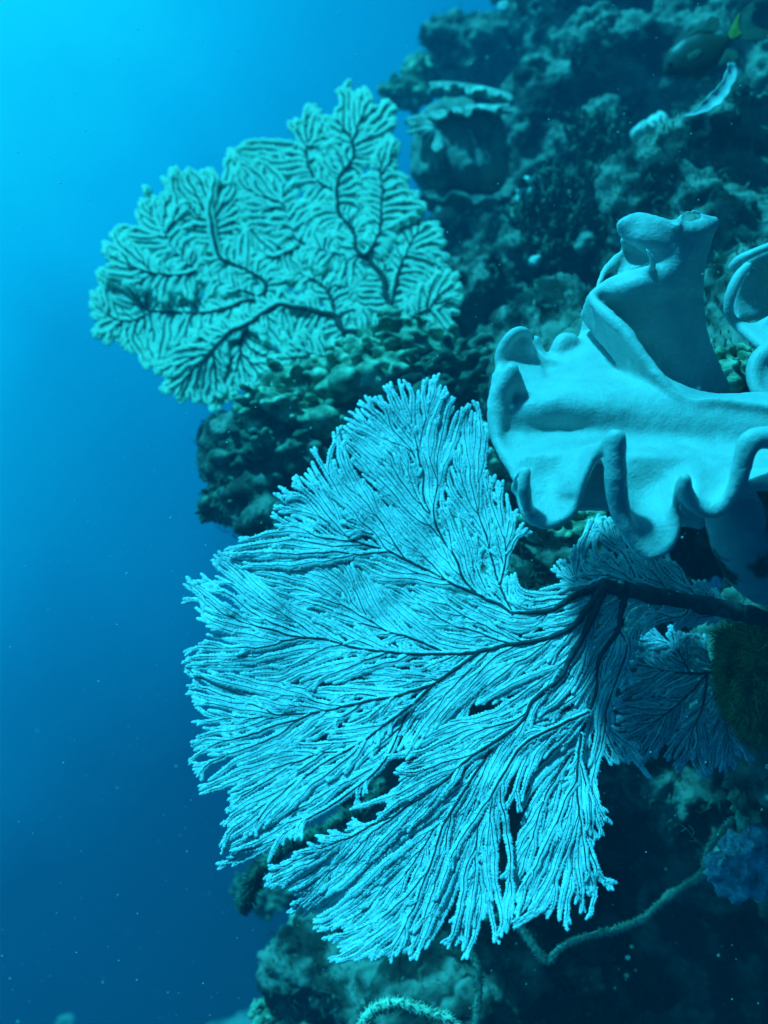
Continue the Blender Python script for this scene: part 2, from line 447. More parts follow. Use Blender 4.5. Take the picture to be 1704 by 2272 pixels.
def grow(outline, holes, seeds, asp, kill, infl, step, inertia, rng, jag=0.0, passes=((1.6, 0.7),), follow=0.5, turn=0.10, frac=1.0, wsc=1.0, fork=0.0):
    """branches that fill the outline: they leave the traced main branches at narrow angles and run along with them"""
    out = np.asarray(outline, float)
    x0, y0 = out.min(0); x1, y1 = out.max(0)
    gx, gy = np.meshgrid(np.arange(x0, x1, asp), np.arange(y0, y1, asp))
    A = np.stack((gx.ravel(), gy.ravel()), 1) + rng.uniform(-.5, .5, (gx.size, 2)) * asp
    B = A + np.stack((noise(np.c_[A / 22, np.zeros(len(A))], 5), noise(np.c_[A / 22, np.ones(len(A)) * 9], 6)), 1) * jag
    ok = inside(B, out)
    for hx, hy, ra, rb, ang in holes:
        c, s = math.cos(math.radians(ang)), math.sin(math.radians(ang))
        dx, dy = B[:, 0] - hx, B[:, 1] - hy
        ok &= ((dx * c + dy * s) / ra) ** 2 + ((-dx * s + dy * c) / rb) ** 2 > 1
    A = A[ok]
    pos, par, lobe, wid, dirs = [], [], [], [], []
    SP, ST = [], []
    for li, (poly, w) in enumerate(seeds):
        R = resample(poly, step)
        T = np.gradient(R, axis=0); T /= np.linalg.norm(T, axis=1)[:, None]
        SP.append(R); ST.append(T)
        if li and len(R) > 14: R = R[:max(8, int(len(R) * frac))]
        if not pos:
            p = -1; s0 = 0
        else:
            D = np.linalg.norm(np.array(pos) - R[0], axis=1); p = int(D.argmin()); s0 = 1
        n = len(R)
        for k in range(s0, n):
            t = k / max(n - 1, 1)
            pos.append(R[k]); par.append(p); lobe.append(li); wid.append(wsc * (w[0] + (w[1] - w[0]) * t ** .5)); dirs.append(T[k])
            p = len(pos) - 1
    SP = np.concatenate(SP); ST = np.concatenate(ST)
    def field(q):
        w = 1.0 / (((SP - q) ** 2).sum(1) + 300.0) ** 1.5
        v = (w[:, None] * ST).sum(0)
        return v / (np.linalg.norm(v) + 1e-9)
    nch = [0] * len(pos)
    kids = [[] for _ in pos]
    for i, p in enumerate(par):
        if p >= 0: nch[p] += 1; kids[p].append(i)
    ed = np.full(len(A), 1e9); nd = np.full(len(A), 1e9); ni = np.zeros(len(A), int)
    lw, cone = passes[0]
    def near(i0):
        N = np.array(pos[i0:]); F = np.array(dirs[i0:])
        for c in range(0, len(N), 200):
            v = A[:, None] - N[None, c:c + 200]; f = F[None, c:c + 200]
            al = (v * f).sum(2); la = np.abs(v[..., 0] * f[..., 1] - v[..., 1] * f[..., 0])
            D2 = al * al + la * la
            np.minimum(ed, np.sqrt(D2.min(1)), out=ed)
            D = np.where(al > cone * la, al * al + (lw * la) ** 2, 1e12)
            j = D.argmin(1); m = np.sqrt(D[np.arange(len(A)), j])
            b = m < nd
            nd[b] = m[b]; ni[b] = j[b] + i0 + c
    for pn, (lw, cone) in enumerate(passes):
        nd[:] = 1e9; near(0)
        for it in range(500):
            al = ed > kill
            A, nd, ni, ed = A[al], nd[al], ni[al], ed[al]
            act = nd < infl
            if not act.any(): break
            g_ = ni[act]
            PN = np.array(pos)[g_]; PD = np.array(dirs)[g_]
            U = A[act] - PN; U /= np.linalg.norm(U, axis=1)[:, None] + 1e-9
            side = (PD[:, 0] * U[:, 1] - PD[:, 1] * U[:, 0]) > 0
            Sp = np.zeros((len(pos), 2)); Sm = np.zeros((len(pos), 2))
            np.add.at(Sp, g_[side], U[side]); np.add.at(Sm, g_[~side], U[~side])
            i0 = len(pos)
            for g in np.unique(g_):
                if len(kids[g]) >= 2 + pn or nch[g] >= 6 + 4 * pn: continue
                if not kids[g]: d = Sp[g] + Sm[g]
                else: d = Sp[g] if (Sp[g] ** 2).sum() > (Sm[g] ** 2).sum() else Sm[g]
                d = d / (np.linalg.norm(d) + 1e-9)
                fd = field(pos[g])
                if fd @ dirs[g] < 0: fd = dirs[g]
                d = d + inertia * np.asarray(dirs[g]) + follow * fd + rng.normal(0, turn, 2)
                d /= np.linalg.norm(d) + 1e-9
                q = pos[g] + d * step
                if any(((np.asarray(pos[k]) - q) ** 2).sum() < (.35 * step) ** 2 for k in kids[g]): 
                    nch[g] += 1
                    continue
                pos.append(q); par.append(int(g)); lobe.append(lobe[g]); wid.append(0.0); dirs.append(d); nch[g] += 1; nch.append(0)
                kids[g].append(len(pos) - 1); kids.append([])
            if len(pos) == i0: break
            near(i0)
    for g in range(len(pos)):                     # forked ends
        if kids[g] or rng.random() > fork: continue
        for sg in (-1, 1):
            a = sg * math.radians(rng.uniform(11, 26)); c, s_ = math.cos(a), math.sin(a)
            d = np.asarray(dirs[g]); d = np.array((d[0] * c - d[1] * s_, d[0] * s_ + d[1] * c))
            p = g; q = np.asarray(pos[g])
            for k in range(int(rng.integers(2, 5))):
                q = q + d * step * .85; d = .8 * d + .2 * np.asarray(dirs[g]); d /= np.linalg.norm(d)
                pos.append(q); par.append(p); lobe.append(lobe[g]); wid.append(0.0); p = len(pos) - 1
    return np.array(pos), np.array(par), np.array(lobe), np.array(wid)

def sea_fan(root, tree, depth, rng, mats, stem_a, stem_e, band, thick, bead_r, bead_gap, lift, jit, trunk_lobe=0, fringe_min=2.5, tipw=.6, tipl=16, saw=.07, wig=1.3):
    pos, par, lobe, wid = tree
    n = len(pos)
    leaf = np.zeros(n); child = [[] for _ in range(n)]
    for i in range(n):
        if par[i] >= 0: child[par[i]].append(i)
    for i in range(n - 1, -1, -1):
        if not child[i]: leaf[i] += 1
        if par[i] >= 0: leaf[par[i]] += leaf[i]
    off = np.zeros(n)
    for i in range(n):
        if par[i] >= 0: off[i] = off[par[i]] * .985 + rng.normal(0, jit)
    rad = np.maximum(stem_a * leaf ** stem_e, wid)
    for i in range(n - 1, -1, -1):          # a stem never thins towards its root
        if par[i] >= 0: rad[par[i]] = max(rad[par[i]], min(rad[i], rad[par[i]] + 3))
    stems, bands = {}, {}
    starts = [i for i in range(n) if par[i] < 0]
    done = 0
    while starts:
        s = starts.pop()
        ch = [s] if par[s] < 0 else [par[s], s]
        c = s
        while child[c]:
            k = max(child[c], key=lambda j: (leaf[j] + (1e5 if wid[j] > 0 and lobe[j] == lobe[c] else 0)))
            starts += [j for j in child[c] if j != k]
            ch.append(k); c = k
        L = lobe[s]
        P2 = pos[ch].copy(); R = rad[ch].copy(); O = off[ch].copy()
        if par[s] >= 0: R[0] = min(R[0], R[1] * 1.3)
        Q = P2.copy()
        if len(ch) > 3:
            Q[1:-1] = .25 * P2[:-2] + .5 * P2[1:-1] + .25 * P2[2:]
        X = resample(np.c_[Q, R, O], 4.2)
        ph = rng.uniform(0, 10)
        m = len(X)
        wob = np.stack((noise(np.c_[X[:, :2] / 14, np.full(m, ph)], 1), noise(np.c_[X[:, :2] / 14, np.full(m, ph + 5)], 2)), 1) * wig
        X[:, :2] += wob
        d = depth(X[:, :2], L) + X[:, 3]
        P3 = Wn(X[:, :2], d)
        pxm = K * d
        to = -P3 / np.linalg.norm(P3, axis=1)[:, None]
        to = to + np.array((0, 0, .25)); to /= np.linalg.norm(to, axis=1)[:, None]
        # pale polyp fringe, both sides of the stem
        t = np.arange(m)
        wv = band * (0.80 + 0.22 * noise(np.c_[X[:, :2] / 9, np.full(m, ph)], 3) + saw * np.where(t % 2 == 0, 1, -1)) * np.minimum(1, tipw + (1 - tipw) * (m - t) / tipl)
        taper = np.minimum(1, (m - t + 1.5) / 4.0) ** .5
        wv = np.maximum(wv, X[:, 2] + fringe_min * .5) * taper
        mb = bands.setdefault(L, MB())
        tube(mb, P3, wv * pxm, np.minimum(thick, wv) * pxm, to, 8)
        # dark stem along the ridge
        sm = stems.setdefault(L, MB())
        ms = m if m < 6 else max(3, m - 4)
        fr = (np.minimum(thick, wv) * 0.80 * lift)[:ms]
        rr = X[:ms, 2] * (1 + .16 * noise(np.c_[X[:ms, :2] / 16, np.full(ms, ph)], 8)) * np.minimum(1, (ms - np.arange(ms) + 2) / 6.0)
        tube(sm, P3[:ms] + to[:ms] * ((fr + 0.15 * rr) * pxm[:ms])[:, None], np.maximum(rr, .55) * pxm[:ms], None, to[:ms], 6 if rr.max() < 8 else 10)
        # single polyps
        if bead_r:
            T = np.gradient(P3, axis=0); T /= np.linalg.norm(T, axis=1)[:, None] + 1e-12
            S = np.cross(T, to)
            k = max(2, int(m * 4.2 / bead_gap))
            for sd in (-1, 1):
                ii = rng.uniform(0, m - 1.001, k)
                i0 = ii.astype(int)
                u = np.clip(rng.normal(.72, .22, k), .2, 1.15)
                C = P3[i0] + S[i0] * (sd * u * wv[i0] * pxm[i0])[:, None] + to[i0] * (np.sqrt(np.clip(1 - u * u, 0, 1)) * np.minimum(thick, wv[i0]) * pxm[i0])[:, None] + T[i0] * rng.uniform(-2, 2, k)[:, None] * pxm[i0][:, None]
                beads(mb, C, (bead_r * rng.uniform(.6, 1.3, k) * pxm[i0])[:, None])
    parts = []
    org = np.array(root.location)
    for L in sorted(bands):
        b = stems[L].build('trunk' if L == trunk_lobe else 'branch', mats[0], None, True, org)
        b.location = (0, 0, 0); b.parent = root
        f = bands[L].build('polyp_fringe', mats[1], None, True, org)
        f.location = (0, 0, 0); f.parent = b
        parts.append(b)
    return parts

FAN = [(1133, 1296), (1126, 1246), (1156, 1191), (1140, 1170), (1153, 1136), (1120, 1130), (1128, 1076), (1095, 1070), (1085, 1040), (1087, 999), (1080, 970), (1089, 944), (1060, 909), (1023, 895),
       (991, 879), (977, 847), (931, 854), (858, 861), (817, 893), (785, 900), (753, 930), (750, 971), (744, 1017), (693, 1017), (679, 1035),
       (657, 1077), (620, 1108), (615, 1141), (624, 1200), (574, 1196), (560, 1218), (537, 1205), (505, 1207), (478, 1246), (480, 1273), (441, 1287),
       (409, 1326), (460, 1342), (450, 1376), (464, 1402), (427, 1447), (418, 1500), (421, 1542), (437, 1583), (446, 1620), (443, 1661), (418, 1693),
       (446, 1707), (496, 1698), (455, 1743), (492, 1762), (494, 1821), (501, 1863), (485, 1895), (514, 1918), (583, 1908), (606, 1881), (656, 1862),
       (720, 1826), (789, 1789), (835, 1735), (856, 1708), (881, 1670), (912, 1690), (878, 1739), (850, 1803), (776, 1836), (700, 1866), (648, 1895),
       (583, 1940), (597, 1975), (647, 1954), (675, 1991), (643, 2027), (702, 2032), (721, 2078), (748, 2078), (744, 2133), (785, 2133), (821, 2128),
       (858, 2119), (927, 2112), (950, 2105), (987, 2062), (1002, 2096), (1040, 2118), (1060, 2062), (1074, 2018), (1094, 2009), (1108, 1950), (1108, 1912),
       (1113, 1868), (1123, 1815), (1137, 1786), (1142, 1713), (1152, 1805), (1137, 1858), (1123, 1926), (1137, 1965), (1113, 1984), (1094, 2076),
       (1152, 2033), (1210, 2028), (1230, 2033), (1259, 2067), (1252, 1990), (1307, 2033), (1297, 1984), (1365, 1955), (1326, 1921), (1312, 1883), (1341, 1858),
       (1346, 1810), (1326, 1757), (1297, 1703), (1331, 1690), (1385, 1679), (1455, 1728), (1400, 1650), (1350, 1619), (1369, 1513), (1407, 1500),
       (1410, 1440), (1424, 1411), (1488, 1385), (1586, 1388), (1615, 1350), (1602, 1314), (1535, 1282), (1487, 1239), (1428, 1225), (1397, 1190),
       (1353, 1140), (1306, 1172), (1271, 1227), (1243, 1254), (1231, 1302), (1168, 1317)]
FAN_HOLES = [(707, 1232, 24, 19, 10), (512, 1324, 24, 16, 40), (700, 1362, 34, 11, 15), (730, 1622, 36, 9, -20), (1078, 1565, 44, 13, -28), (1263, 1577, 9, 17, 15),
             (640, 1395, 30, 7, 20), (575, 1640, 26, 9, -25), (470, 1600, 30, 10, 5), (690, 1932, 22, 8, -10), (505, 1376, 26, 7, 25),
             (1128, 1850, 135, 17, 97), (728, 1806, 205, 20, 139.5), (1005, 2010, 90, 11, 112), (1255, 1960, 80, 9, 80), (480, 1690, 60, 10, -8), (1340, 1640, 30, 10, 60)]
FAN_SEEDS = [
    ([(1740, 1395), (1690, 1372), (1611, 1352), (1552, 1343), (1467, 1326), (1400, 1313), (1339, 1300)], (36, 30)),
    ([(1339, 1300), (1297, 1314), (1263, 1330), (1221, 1358), (1182, 1380), (1142, 1368)], (22, 9)),
    ([(1142, 1368), (1115, 1347), (1069, 1324), (1032, 1292), (1014, 1246), (982, 1196), (963, 1150), (963, 1095), (959, 1026), (977, 971), (995, 925)], (7, 1.5)),
    ([(968, 1159), (940, 1108), (936, 1040), (886, 985), (858, 953)], (2.4, 1)),
    ([(1069, 1324), (995, 1292), (945, 1264), (863, 1223), (831, 1182), (780, 1136), (739, 1090), (698, 1040)], (5, 1)),
    ([(863, 1223), (800, 1205), (740, 1175), (690, 1130), (650, 1120)], (2.4, 1)),
    ([(1142, 1368), (1115, 1315), (1096, 1260), (1083, 1205), (1060, 1136), (1050, 1076), (1060, 994)], (6, 1.2)),
    ([(1110, 1300), (1122, 1240), (1118, 1180), (1120, 1120)], (3.5, 1.2)),
    ([(1339, 1300), (1305, 1348), (1271, 1390), (1221, 1415), (1182, 1424), (1115, 1434), (1064, 1446), (1000, 1452), (960, 1436), (908, 1415), (840, 1393), (785, 1328), (744, 1287), (680, 1262), (610, 1245), (540, 1230)], (20, 1)),
    ([(1000, 1452), (930, 1452), (860, 1448), (776, 1436), (725, 1420), (661, 1415), (597, 1411), (542, 1388), (470, 1350)], (4, 1)),
    ([(1064, 1446), (1009, 1487), (963, 1519), (918, 1560), (858, 1606), (789, 1656), (675, 1711), (583, 1766), (537, 1803)], (7, 1.2)),
    ([(918, 1560), (895, 1601), (872, 1656), (835, 1711), (766, 1766), (675, 1826), (606, 1866), (537, 1899)], (3, 1)),
    ([(963, 1519), (880, 1545), (800, 1560), (720, 1578), (600, 1596), (500, 1600)], (3, 1)),
    ([(1339, 1306), (1300, 1400), (1263, 1462), (1242, 1505), (1182, 1555), (1161, 1598), (1106, 1640), (1042, 1683), (990, 1730), (904, 1812), (835, 1881), (789, 1950), (720, 2010)], (22, 1.2)),
    ([(1106, 1640), (1040, 1740), (985, 1830), (950, 1930), (880, 2040), (800, 2110)], (4, 1)),
    ([(1385, 1312), (1373, 1394), (1348, 1432), (1327, 1471), (1322, 1539), (1305, 1581), (1289, 1628), (1263, 1674), (1238, 1746), (1225, 1850), (1200, 1960)], (20, 1.2)),
    ([(1305, 1581), (1238, 1611), (1165, 1649), (1128, 1700), (1080, 1790), (1055, 1900), (1035, 2020)], (4, 1)),
    ([(1289, 1628), (1280, 1720), (1285, 1800), (1305, 1900), (1335, 1950)], (3, 1)),
    ([(1373, 1394), (1390, 1440), (1375, 1490), (1350, 1560), (1345, 1600), (1380, 1640), (1430, 1700)], (3.5, 1)),
    ([(1420, 1314), (1402, 1262), (1372, 1212), (1352, 1165)], (4, 1)),
    ([(1490, 1325), (1462, 1286), (1430, 1250)], (3.5, 1)),
    ([(1560, 1340), (1530, 1305), (1500, 1270)], (3, 1)),
    ([(1300, 1316), (1280, 1280), (1290, 1230), (1320, 1190)], (3, 1)),
    ([(1450, 1330), (1430, 1370), (1400, 1400)], (3.5, 1)),
    ([(1530, 1342), (1520, 1365), (1480, 1375)], (3, 1)),
]
rngF = np.random.default_rng(11)
tree = grow(FAN, FAN_HOLES, FAN_SEEDS, 5.6, 9.0, 110, 6.5, 0.8, rngF, 13.0, ((2.3, 1.5), (1.8, 0.8), (1.4, 0.25)), 0.50, 0.15, 0.60, 0.62, 0.75)
LOB = rngF.normal(0, .0018, 60)
LOB[[0, 1, 8]] = 0
def fan_depth(P, L):
    x, y = P[:, 0], P[:, 1]
    d = 0.985 + 0.00022 * (1400 - y) + 0.00007 * np.clip(x - 1150, 0, 600) + 0.00003 * np.clip(900 - x, 0, 600)
    d = d + 0.010 * noise(np.c_[P / 170.0, np.zeros(len(P))], 21) + 0.005 * noise(np.c_[P / 60.0, np.zeros(len(P))], 22)
    q = np.clip(np.hypot(x - 1200, y - 1400) / 400, 0, 1)
    return d + LOB[L] * q
root = thing('sea_fan', W(1660, 1362, 1.02), 'large bright pale sea fan with dark branching stems, in front of the reef', 'sea fan')
sea_fan(root, tree, fan_depth, rngF, (M_stem, M_polyp), 0.85, 0.28, 11.0, 3.2, 1.5, 2.4, 1.0, .0003, 0, 2.5, .46, 24, .09)

BFAN = [(772, 173), (790, 206), (815, 204), (836, 232), (869, 237), (872, 319), (887, 380), (913, 421), (943, 468), (969, 529), (1000, 611), (1020, 678), (1000, 713), (990, 765),
        (923, 790), (846, 800), (769, 815), (692, 835), (626, 862), (590, 857), (534, 852), (534, 877), (498, 893), (452, 900), (426, 888), (370, 872), (370, 852), (385, 836),
        (318, 811), (329, 798), (349, 785), (308, 765), (252, 772), (226, 754), (211, 729), (218, 703), (198, 672), (211, 662), (218, 636), (221, 601), (239, 590), (229, 549), (252, 534),
        (254, 503), (293, 498), (313, 503), (303, 457), (318, 447), (316, 411), (349, 442), (367, 437), (375, 386), (411, 383), (467, 383), (518, 406), (508, 375), (508, 334), (549, 319), (574, 314),
        (615, 309), (651, 309), (646, 273), (677, 250), (718, 252), (738, 263), (754, 242), (746, 211), (759, 186)]
BSEEDS = [
    ([(940, 800), (923, 765), (905, 742), (890, 725)], (9, 8)),
    ([(890, 725), (872, 703), (856, 652), (846, 601), (815, 568)], (8, 6)),
    ([(815, 568), (769, 570), (723, 560), (672, 544), (646, 509), (631, 457), (626, 422), (590, 355)], (5, 2)),
    ([(800, 566), (790, 550), (785, 514), (754, 478), (749, 427), (754, 391), (785, 350), (777, 293), (774, 227), (772, 191)], (5, 2)),
    ([(815, 568), (841, 519), (846, 457), (846, 396), (825, 310)], (3.5, 2)),
    ([(867, 693), (882, 611), (908, 550), (918, 483)], (3.5, 2)),
    ([(905, 742), (861, 744), (795, 739), (759, 734), (744, 703), (703, 693), (641, 678), (580, 662)], (7, 7)),
    ([(580, 662), (508, 637), (436, 603), (395, 565), (359, 509), (334, 457), (318, 422)], (6, 2)),
    ([(580, 662), (590, 632), (559, 606), (487, 575), (441, 550)], (4, 2)),
    ([(580, 662), (534, 673), (477, 693), (411, 696), (339, 691), (298, 662), (241, 601)], (5, 2)),
    ([(339, 691), (293, 714), (231, 703)], (3, 2)),
    ([(641, 678), (605, 683), (549, 719), (508, 739), (472, 775), (431, 811), (410, 850)], (5, 2)),
    ([(549, 719), (534, 765), (539, 816)], (3, 2)),
    ([(436, 603), (395, 614), (334, 606), (298, 590)], (3.5, 2)),
    ([(861, 744), (760, 790), (692, 790), (641, 755)], (3.5, 2)),
    ([(890, 725), (938, 693), (990, 690)], (3.5, 2)),
    ([(744, 703), (730, 650), (690, 620), (640, 600)], (3.5, 2)),
    ([(487, 575), (470, 510), (465, 450)], (3, 2)),
    ([(672, 544), (640, 560), (610, 575)], (2.5, 2)),
    ([(749, 427), (700, 400), (680, 340), (690, 280)], (3, 2)),
]
rngB = np.random.default_rng(5)
treeB = grow(BFAN, [], BSEEDS, 6.0, 8.6, 50, 6.0, 0.6, rngB, 9.0, ((1.3, 0.7), (1.0, 0.15)), 0.10, 0.26, 0.72, 0.75, 0.7)
LB2 = rngB.normal(0, .012, 60); LB2[0] = 0
def bfan_depth(P, L):
    x, y = P[:, 0], P[:, 1]
    d = 1.60 + 0.00042 * (765 - y) + 0.00012 * (923 - x) * 0.4
    d = d + 0.018 * noise(np.c_[P / 150.0, np.zeros(len(P))], 31)
    return d + LB2[L] * np.clip(np.hypot(x - 923, y - 765) / 300, 0, 1)
root = thing('sea_fan', W(940, 800, 1.66), 'smaller blue-green sea fan with bold dark veins, rising behind the knobby ledge', 'sea fan')
sea_fan(root, treeB, bfan_depth, rngB, (M_stem_b, M_polyp_b), 1.45, 0.25, 13.2, 2.6, 0, 5.5, 1.7, .0005, 0, 2.5, .7, 7, .10, 2.4)

CFAN = [(1590, 1500), (1560, 1420), (1500, 1395), (1440, 1405), (1405, 1450), (1390, 1500), (1370, 1560), (1365, 1610), (1400, 1640), (1440, 1690), (1470, 1655), (1500, 1700), (1530, 1690), (1560, 1710),
        (1590, 1700), (1625, 1705), (1640, 1670), (1665, 1680), (1630, 1600)]
CSEEDS = [([(1640, 1470), (1600, 1485), (1569, 1494), (1530, 1495)], (5, 4)), ([(1530, 1495), (1480, 1490), (1430, 1475)], (3, 1)), ([(1569, 1494), (1530, 1540), (1470, 1590), (1410, 1625)], (3, 1)),
          ([(1569, 1494), (1560, 1560), (1530, 1640), (1520, 1680)], (3, 1)), ([(1590, 1488), (1600, 1560), (1620, 1640), (1640, 1665)], (3, 1)), ([(1530, 1495), (1500, 1440), (1460, 1420)], (2.5, 1))]
rngC = np.random.default_rng(8)
treeC = grow(CFAN, [(1424, 1566, 17, 12, 0), (1540, 1560, 16, 12, -20), (1412, 1490, 14, 8, 20)], CSEEDS, 5.5, 8.0, 60, 6.5, 0.7, rngC, 8.0, ((1.8, 1.0), (1.3, 0.2)), 0.4, 0.16, 0.7, 0.8, 0.7)
root = thing('sea_fan', W(1640, 1470, 1.12), 'small dim sea fan in shade at the right, beside the mossy green mound', 'sea fan')
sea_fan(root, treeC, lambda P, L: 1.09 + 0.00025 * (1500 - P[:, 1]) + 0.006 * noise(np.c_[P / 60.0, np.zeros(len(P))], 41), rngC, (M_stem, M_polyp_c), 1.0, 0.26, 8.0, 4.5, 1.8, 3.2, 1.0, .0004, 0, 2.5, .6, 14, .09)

# ------------------------------------------------------------------ leather coral
def leather():
    f = Field(W(1040, 1340, .75) - np.array((.0, .03, .02)), (W(1790, 420, 1.02)[0], 1.07, W(1790, 420, 1.02)[2]), 0.0022)
    # dish, from its back edge forward and down
    f.patch([
        [(1112, 815, .97), (1180, 805, .98), (1250, 785, .99), (1310, 740, 1.0), (1350, 735, .995), (1410, 780, .965), (1450, 830, .94), (1560, 880, .93), (1720, 880, .93)],
        [(1100, 860, .925), (1170, 862, .935), (1250, 845, .945), (1310, 830, .945), (1370, 835, .935), (1430, 860, .905), (1490, 890, .895), (1580, 905, .892), (1720, 905, .892)],
        [(1090, 905, .890), (1160, 895, .880), (1240, 886, .874), (1310, 892, .877), (1400, 905, .884), (1500, 922, .883), (1600, 930, .884), (1720, 930, .884)],
        [(1096, 965, .880), (1170, 970, .880), (1250, 964, .880), (1330, 966, .876), (1420, 978, .878), (1520, 988, .877), (1620, 996, .876), (1730, 996, .876)],
        [(1128, 1020, .853), (1200, 1015, .847), (1280, 1010, .842), (1350, 1012, .837), (1430, 1020, .832), (1520, 1022, .832), (1620, 1040, .832), (1730, 1050, .832)],
    ], 13)
    f.chain([(1128, 1020, .862, 15), (1200, 1018, .856, 16), (1280, 1012, .850, 15), (1350, 1016, .846, 16), (1430, 1022, .842, 17), (1520, 1026, .842, 17), (1620, 1044, .842, 17), (1730, 1054, .842, 17)])
    # lower lobes
    f.patch([[(1128, 1020, .853), (1170, 1018, .848), (1220, 1014, .845), (1300, 1008, .84)],
             [(1152, 1080, .838), (1190, 1078, .840), (1240, 1070, .838), (1285, 1060, .832)],
             [(1172, 1145, .828), (1200, 1160, .822), (1245, 1150, .818), (1280, 1118, .818)]], 13)
    f.chain([(1150, 1075, .835, 12), (1165, 1140, .828, 13), (1198, 1163, .822, 13), (1242, 1158, .816, 13), (1278, 1124, .812, 13), (1290, 1085, .805, 12), (1308, 1035, .798, 12), (1335, 990, .789, 13), (1362, 962, .782, 16)])
    f.patch([[(1275, 1005, .846), (1338, 984, .792)], [(1250, 1050, .838), (1308, 1035, .803)], [(1245, 1095, .828), (1286, 1092, .808)]], 12, 7)
    f.patch([[(1345, 1012, .836), (1420, 1018, .832), (1500, 1022, .832), (1540, 1030, .832)],
             [(1360, 1090, .815), (1410, 1095, .828), (1460, 1090, .828), (1505, 1080, .815)],
             [(1380, 1160, .805), (1420, 1170, .806), (1465, 1165, .806), (1500, 1150, .806)],
             [(1402, 1200, .803), (1430, 1222, .802), (1460, 1222, .802), (1490, 1200, .804)]], 14)
    f.chain([(1370, 970, .778, 22), (1366, 1010, .784, 25), (1366, 1070, .79, 26), (1376, 1130, .797, 24), (1396, 1185, .80, 20), (1425, 1228, .802, 16), (1448, 1234, .80, 14), (1478, 1218, .80, 14), (1498, 1178, .80, 13), (1497, 1130, .80, 13), (1506, 1080, .79, 13), (1518, 1060, .78, 14)])
    f.chain([(1519, 1060, .778, 16), (1524, 1095, .785, 20), (1545, 1125, .79, 18), (1582, 1138, .792, 16), (1618, 1110, .787, 18), (1642, 1050, .78, 22), (1660, 985, .775, 26), (1690, 970, .775, 26), (1750, 980, .78, 30)])
    f.patch([[(1530, 1030, .832), (1600, 1035, .832), (1680, 1045, .832), (1750, 1055, .832)],
             [(1540, 1090, .80), (1600, 1090, .812), (1680, 1060, .80), (1750, 1040, .80)],
             [(1560, 1128, .795), (1610, 1110, .79), (1670, 1080, .785), (1750, 1080, .79)]], 14)
    f.chain([(1168, 1046, .805, 14), (1163, 1085, .81, 17), (1172, 1130, .818, 15)])
    f.chain([(1160, 1042, .808, 11), (1145, 1060, .825, 11), (1140, 1090, .838, 10)])
    f.patch([[(1285, 1010, .865), (1345, 1010, .865)], [(1280, 1080, .87), (1350, 1080, .87)], [(1275, 1128, .875), (1360, 1128, .875)]], 11)   # underside in the pleat
    f.patch([[(1500, 1100, .85), (1560, 1120, .85)], [(1500, 1160, .86), (1560, 1170, .86)]], 11)
    # left hand lobes
    f.chain([(1132, 812, .868, 13), (1122, 848, .872, 22), (1110, 890, .878, 23), (1102, 950, .874, 17), (1112, 1000, .862, 14), (1135, 1040, .85, 12)])
    f.chain([(1142, 814, .868, 12), (1152, 850, .874, 13), (1166, 880, .884, 12), (1200, 890, .888, 10)])
    f.patch([[(1100, 830, .90), (1140, 822, .885)], [(1095, 880, .892), (1160, 885, .885)]], 12)
    f.chain([(1106, 800, .95, 13), (1116, 770, .948, 14), (1138, 742, .945, 15), (1162, 733, .945, 12), (1174, 744, .95, 11), (1172, 770, .955, 13), (1186, 792, .965, 13), (1230, 808, .965, 11)])
    f.patch([[(1112, 775, .955), (1140, 752, .955), (1172, 760, .96)], [(1110, 810, .95), (1150, 805, .955), (1190, 800, .965)], [(1105, 850, .93), (1150, 850, .935), (1200, 845, .94)]], 12)
    f.chain([(1190, 748, .985, 11), (1198, 780, .985, 12), (1205, 810, .98, 12)])
    f.chain([(1268, 756, .985, 18), (1250, 760, .985, 22), (1240, 785, .985, 20), (1245, 810, .98, 14)])
    f.chain([(1290, 768, 1.0, 12), (1305, 700, 1.0, 12), (1310, 662, .985, 13)])
    # tall folded sheet
    f.patch([
        [(1465, 845, .97), (1520, 885, .965), (1570, 885, .97), (1610, 860, 1.0)],
        [(1410, 765, .965), (1465, 765, .952), (1520, 760, .957), (1566, 755, .99)],
        [(1350, 692, .955), (1430, 684, .937), (1500, 678, .942), (1552, 668, .978)],
        [(1318, 656, .95), (1400, 638, .925), (1490, 632, .925), (1552, 622, .962)],
        [(1375, 616, .938), (1452, 606, .92), (1510, 594, .925), (1556, 588, .957)],
        [(1462, 578, .925), (1495, 562, .92), (1530, 552, .925), (1568, 542, .952)],
        [(1385, 522, .925), (1440, 532, .915), (1530, 514, .92), (1580, 508, .947)],
        [(1375, 496, .92), (1416, 479, .92), (1470, 490, .915), (1510, 504, .92), (1588, 490, .947)],
    ], 12)
    f.chain([(1370, 514, .905, 9), (1378, 492, .902, 9), (1416, 478, .902, 9), (1470, 489, .902, 9), (1503, 502, .905, 9), (1508, 484, .92, 9), (1526, 470, .928, 9), (1548, 470, .935, 9), (1574, 482, .943, 8), (1590, 488, .947, 8)])
    f.chain([(1370, 520, .90, 9), (1398, 525, .893, 9), (1432, 550, .893, 9), (1450, 580, .90, 11), (1440, 598, .918, 11), (1406, 610, .928, 11), (1366, 618, .935, 10), (1332, 640, .94, 11), (1314, 660, .938, 14), (1326, 680, .928, 15),
             (1348, 700, .918, 17), (1384, 734, .908, 17), (1410, 770, .902, 16), (1442, 810, .896, 14), (1462, 836, .892, 13), (1500, 876, .888, 12), (1538, 892, .886, 12), (1596, 890, .884, 12), (1668, 900, .882, 12), (1740, 907, .88, 12)])
    f.patch([[(1314, 664, .955), (1348, 704, .925), (1384, 738, .912), (1412, 776, .905), (1450, 822, .897), (1500, 880, .888)], [(1300, 700, .985), (1325, 735, .965), (1355, 770, .945), (1385, 805, .93), (1430, 845, .912), (1480, 892, .90)]], 14, 7)
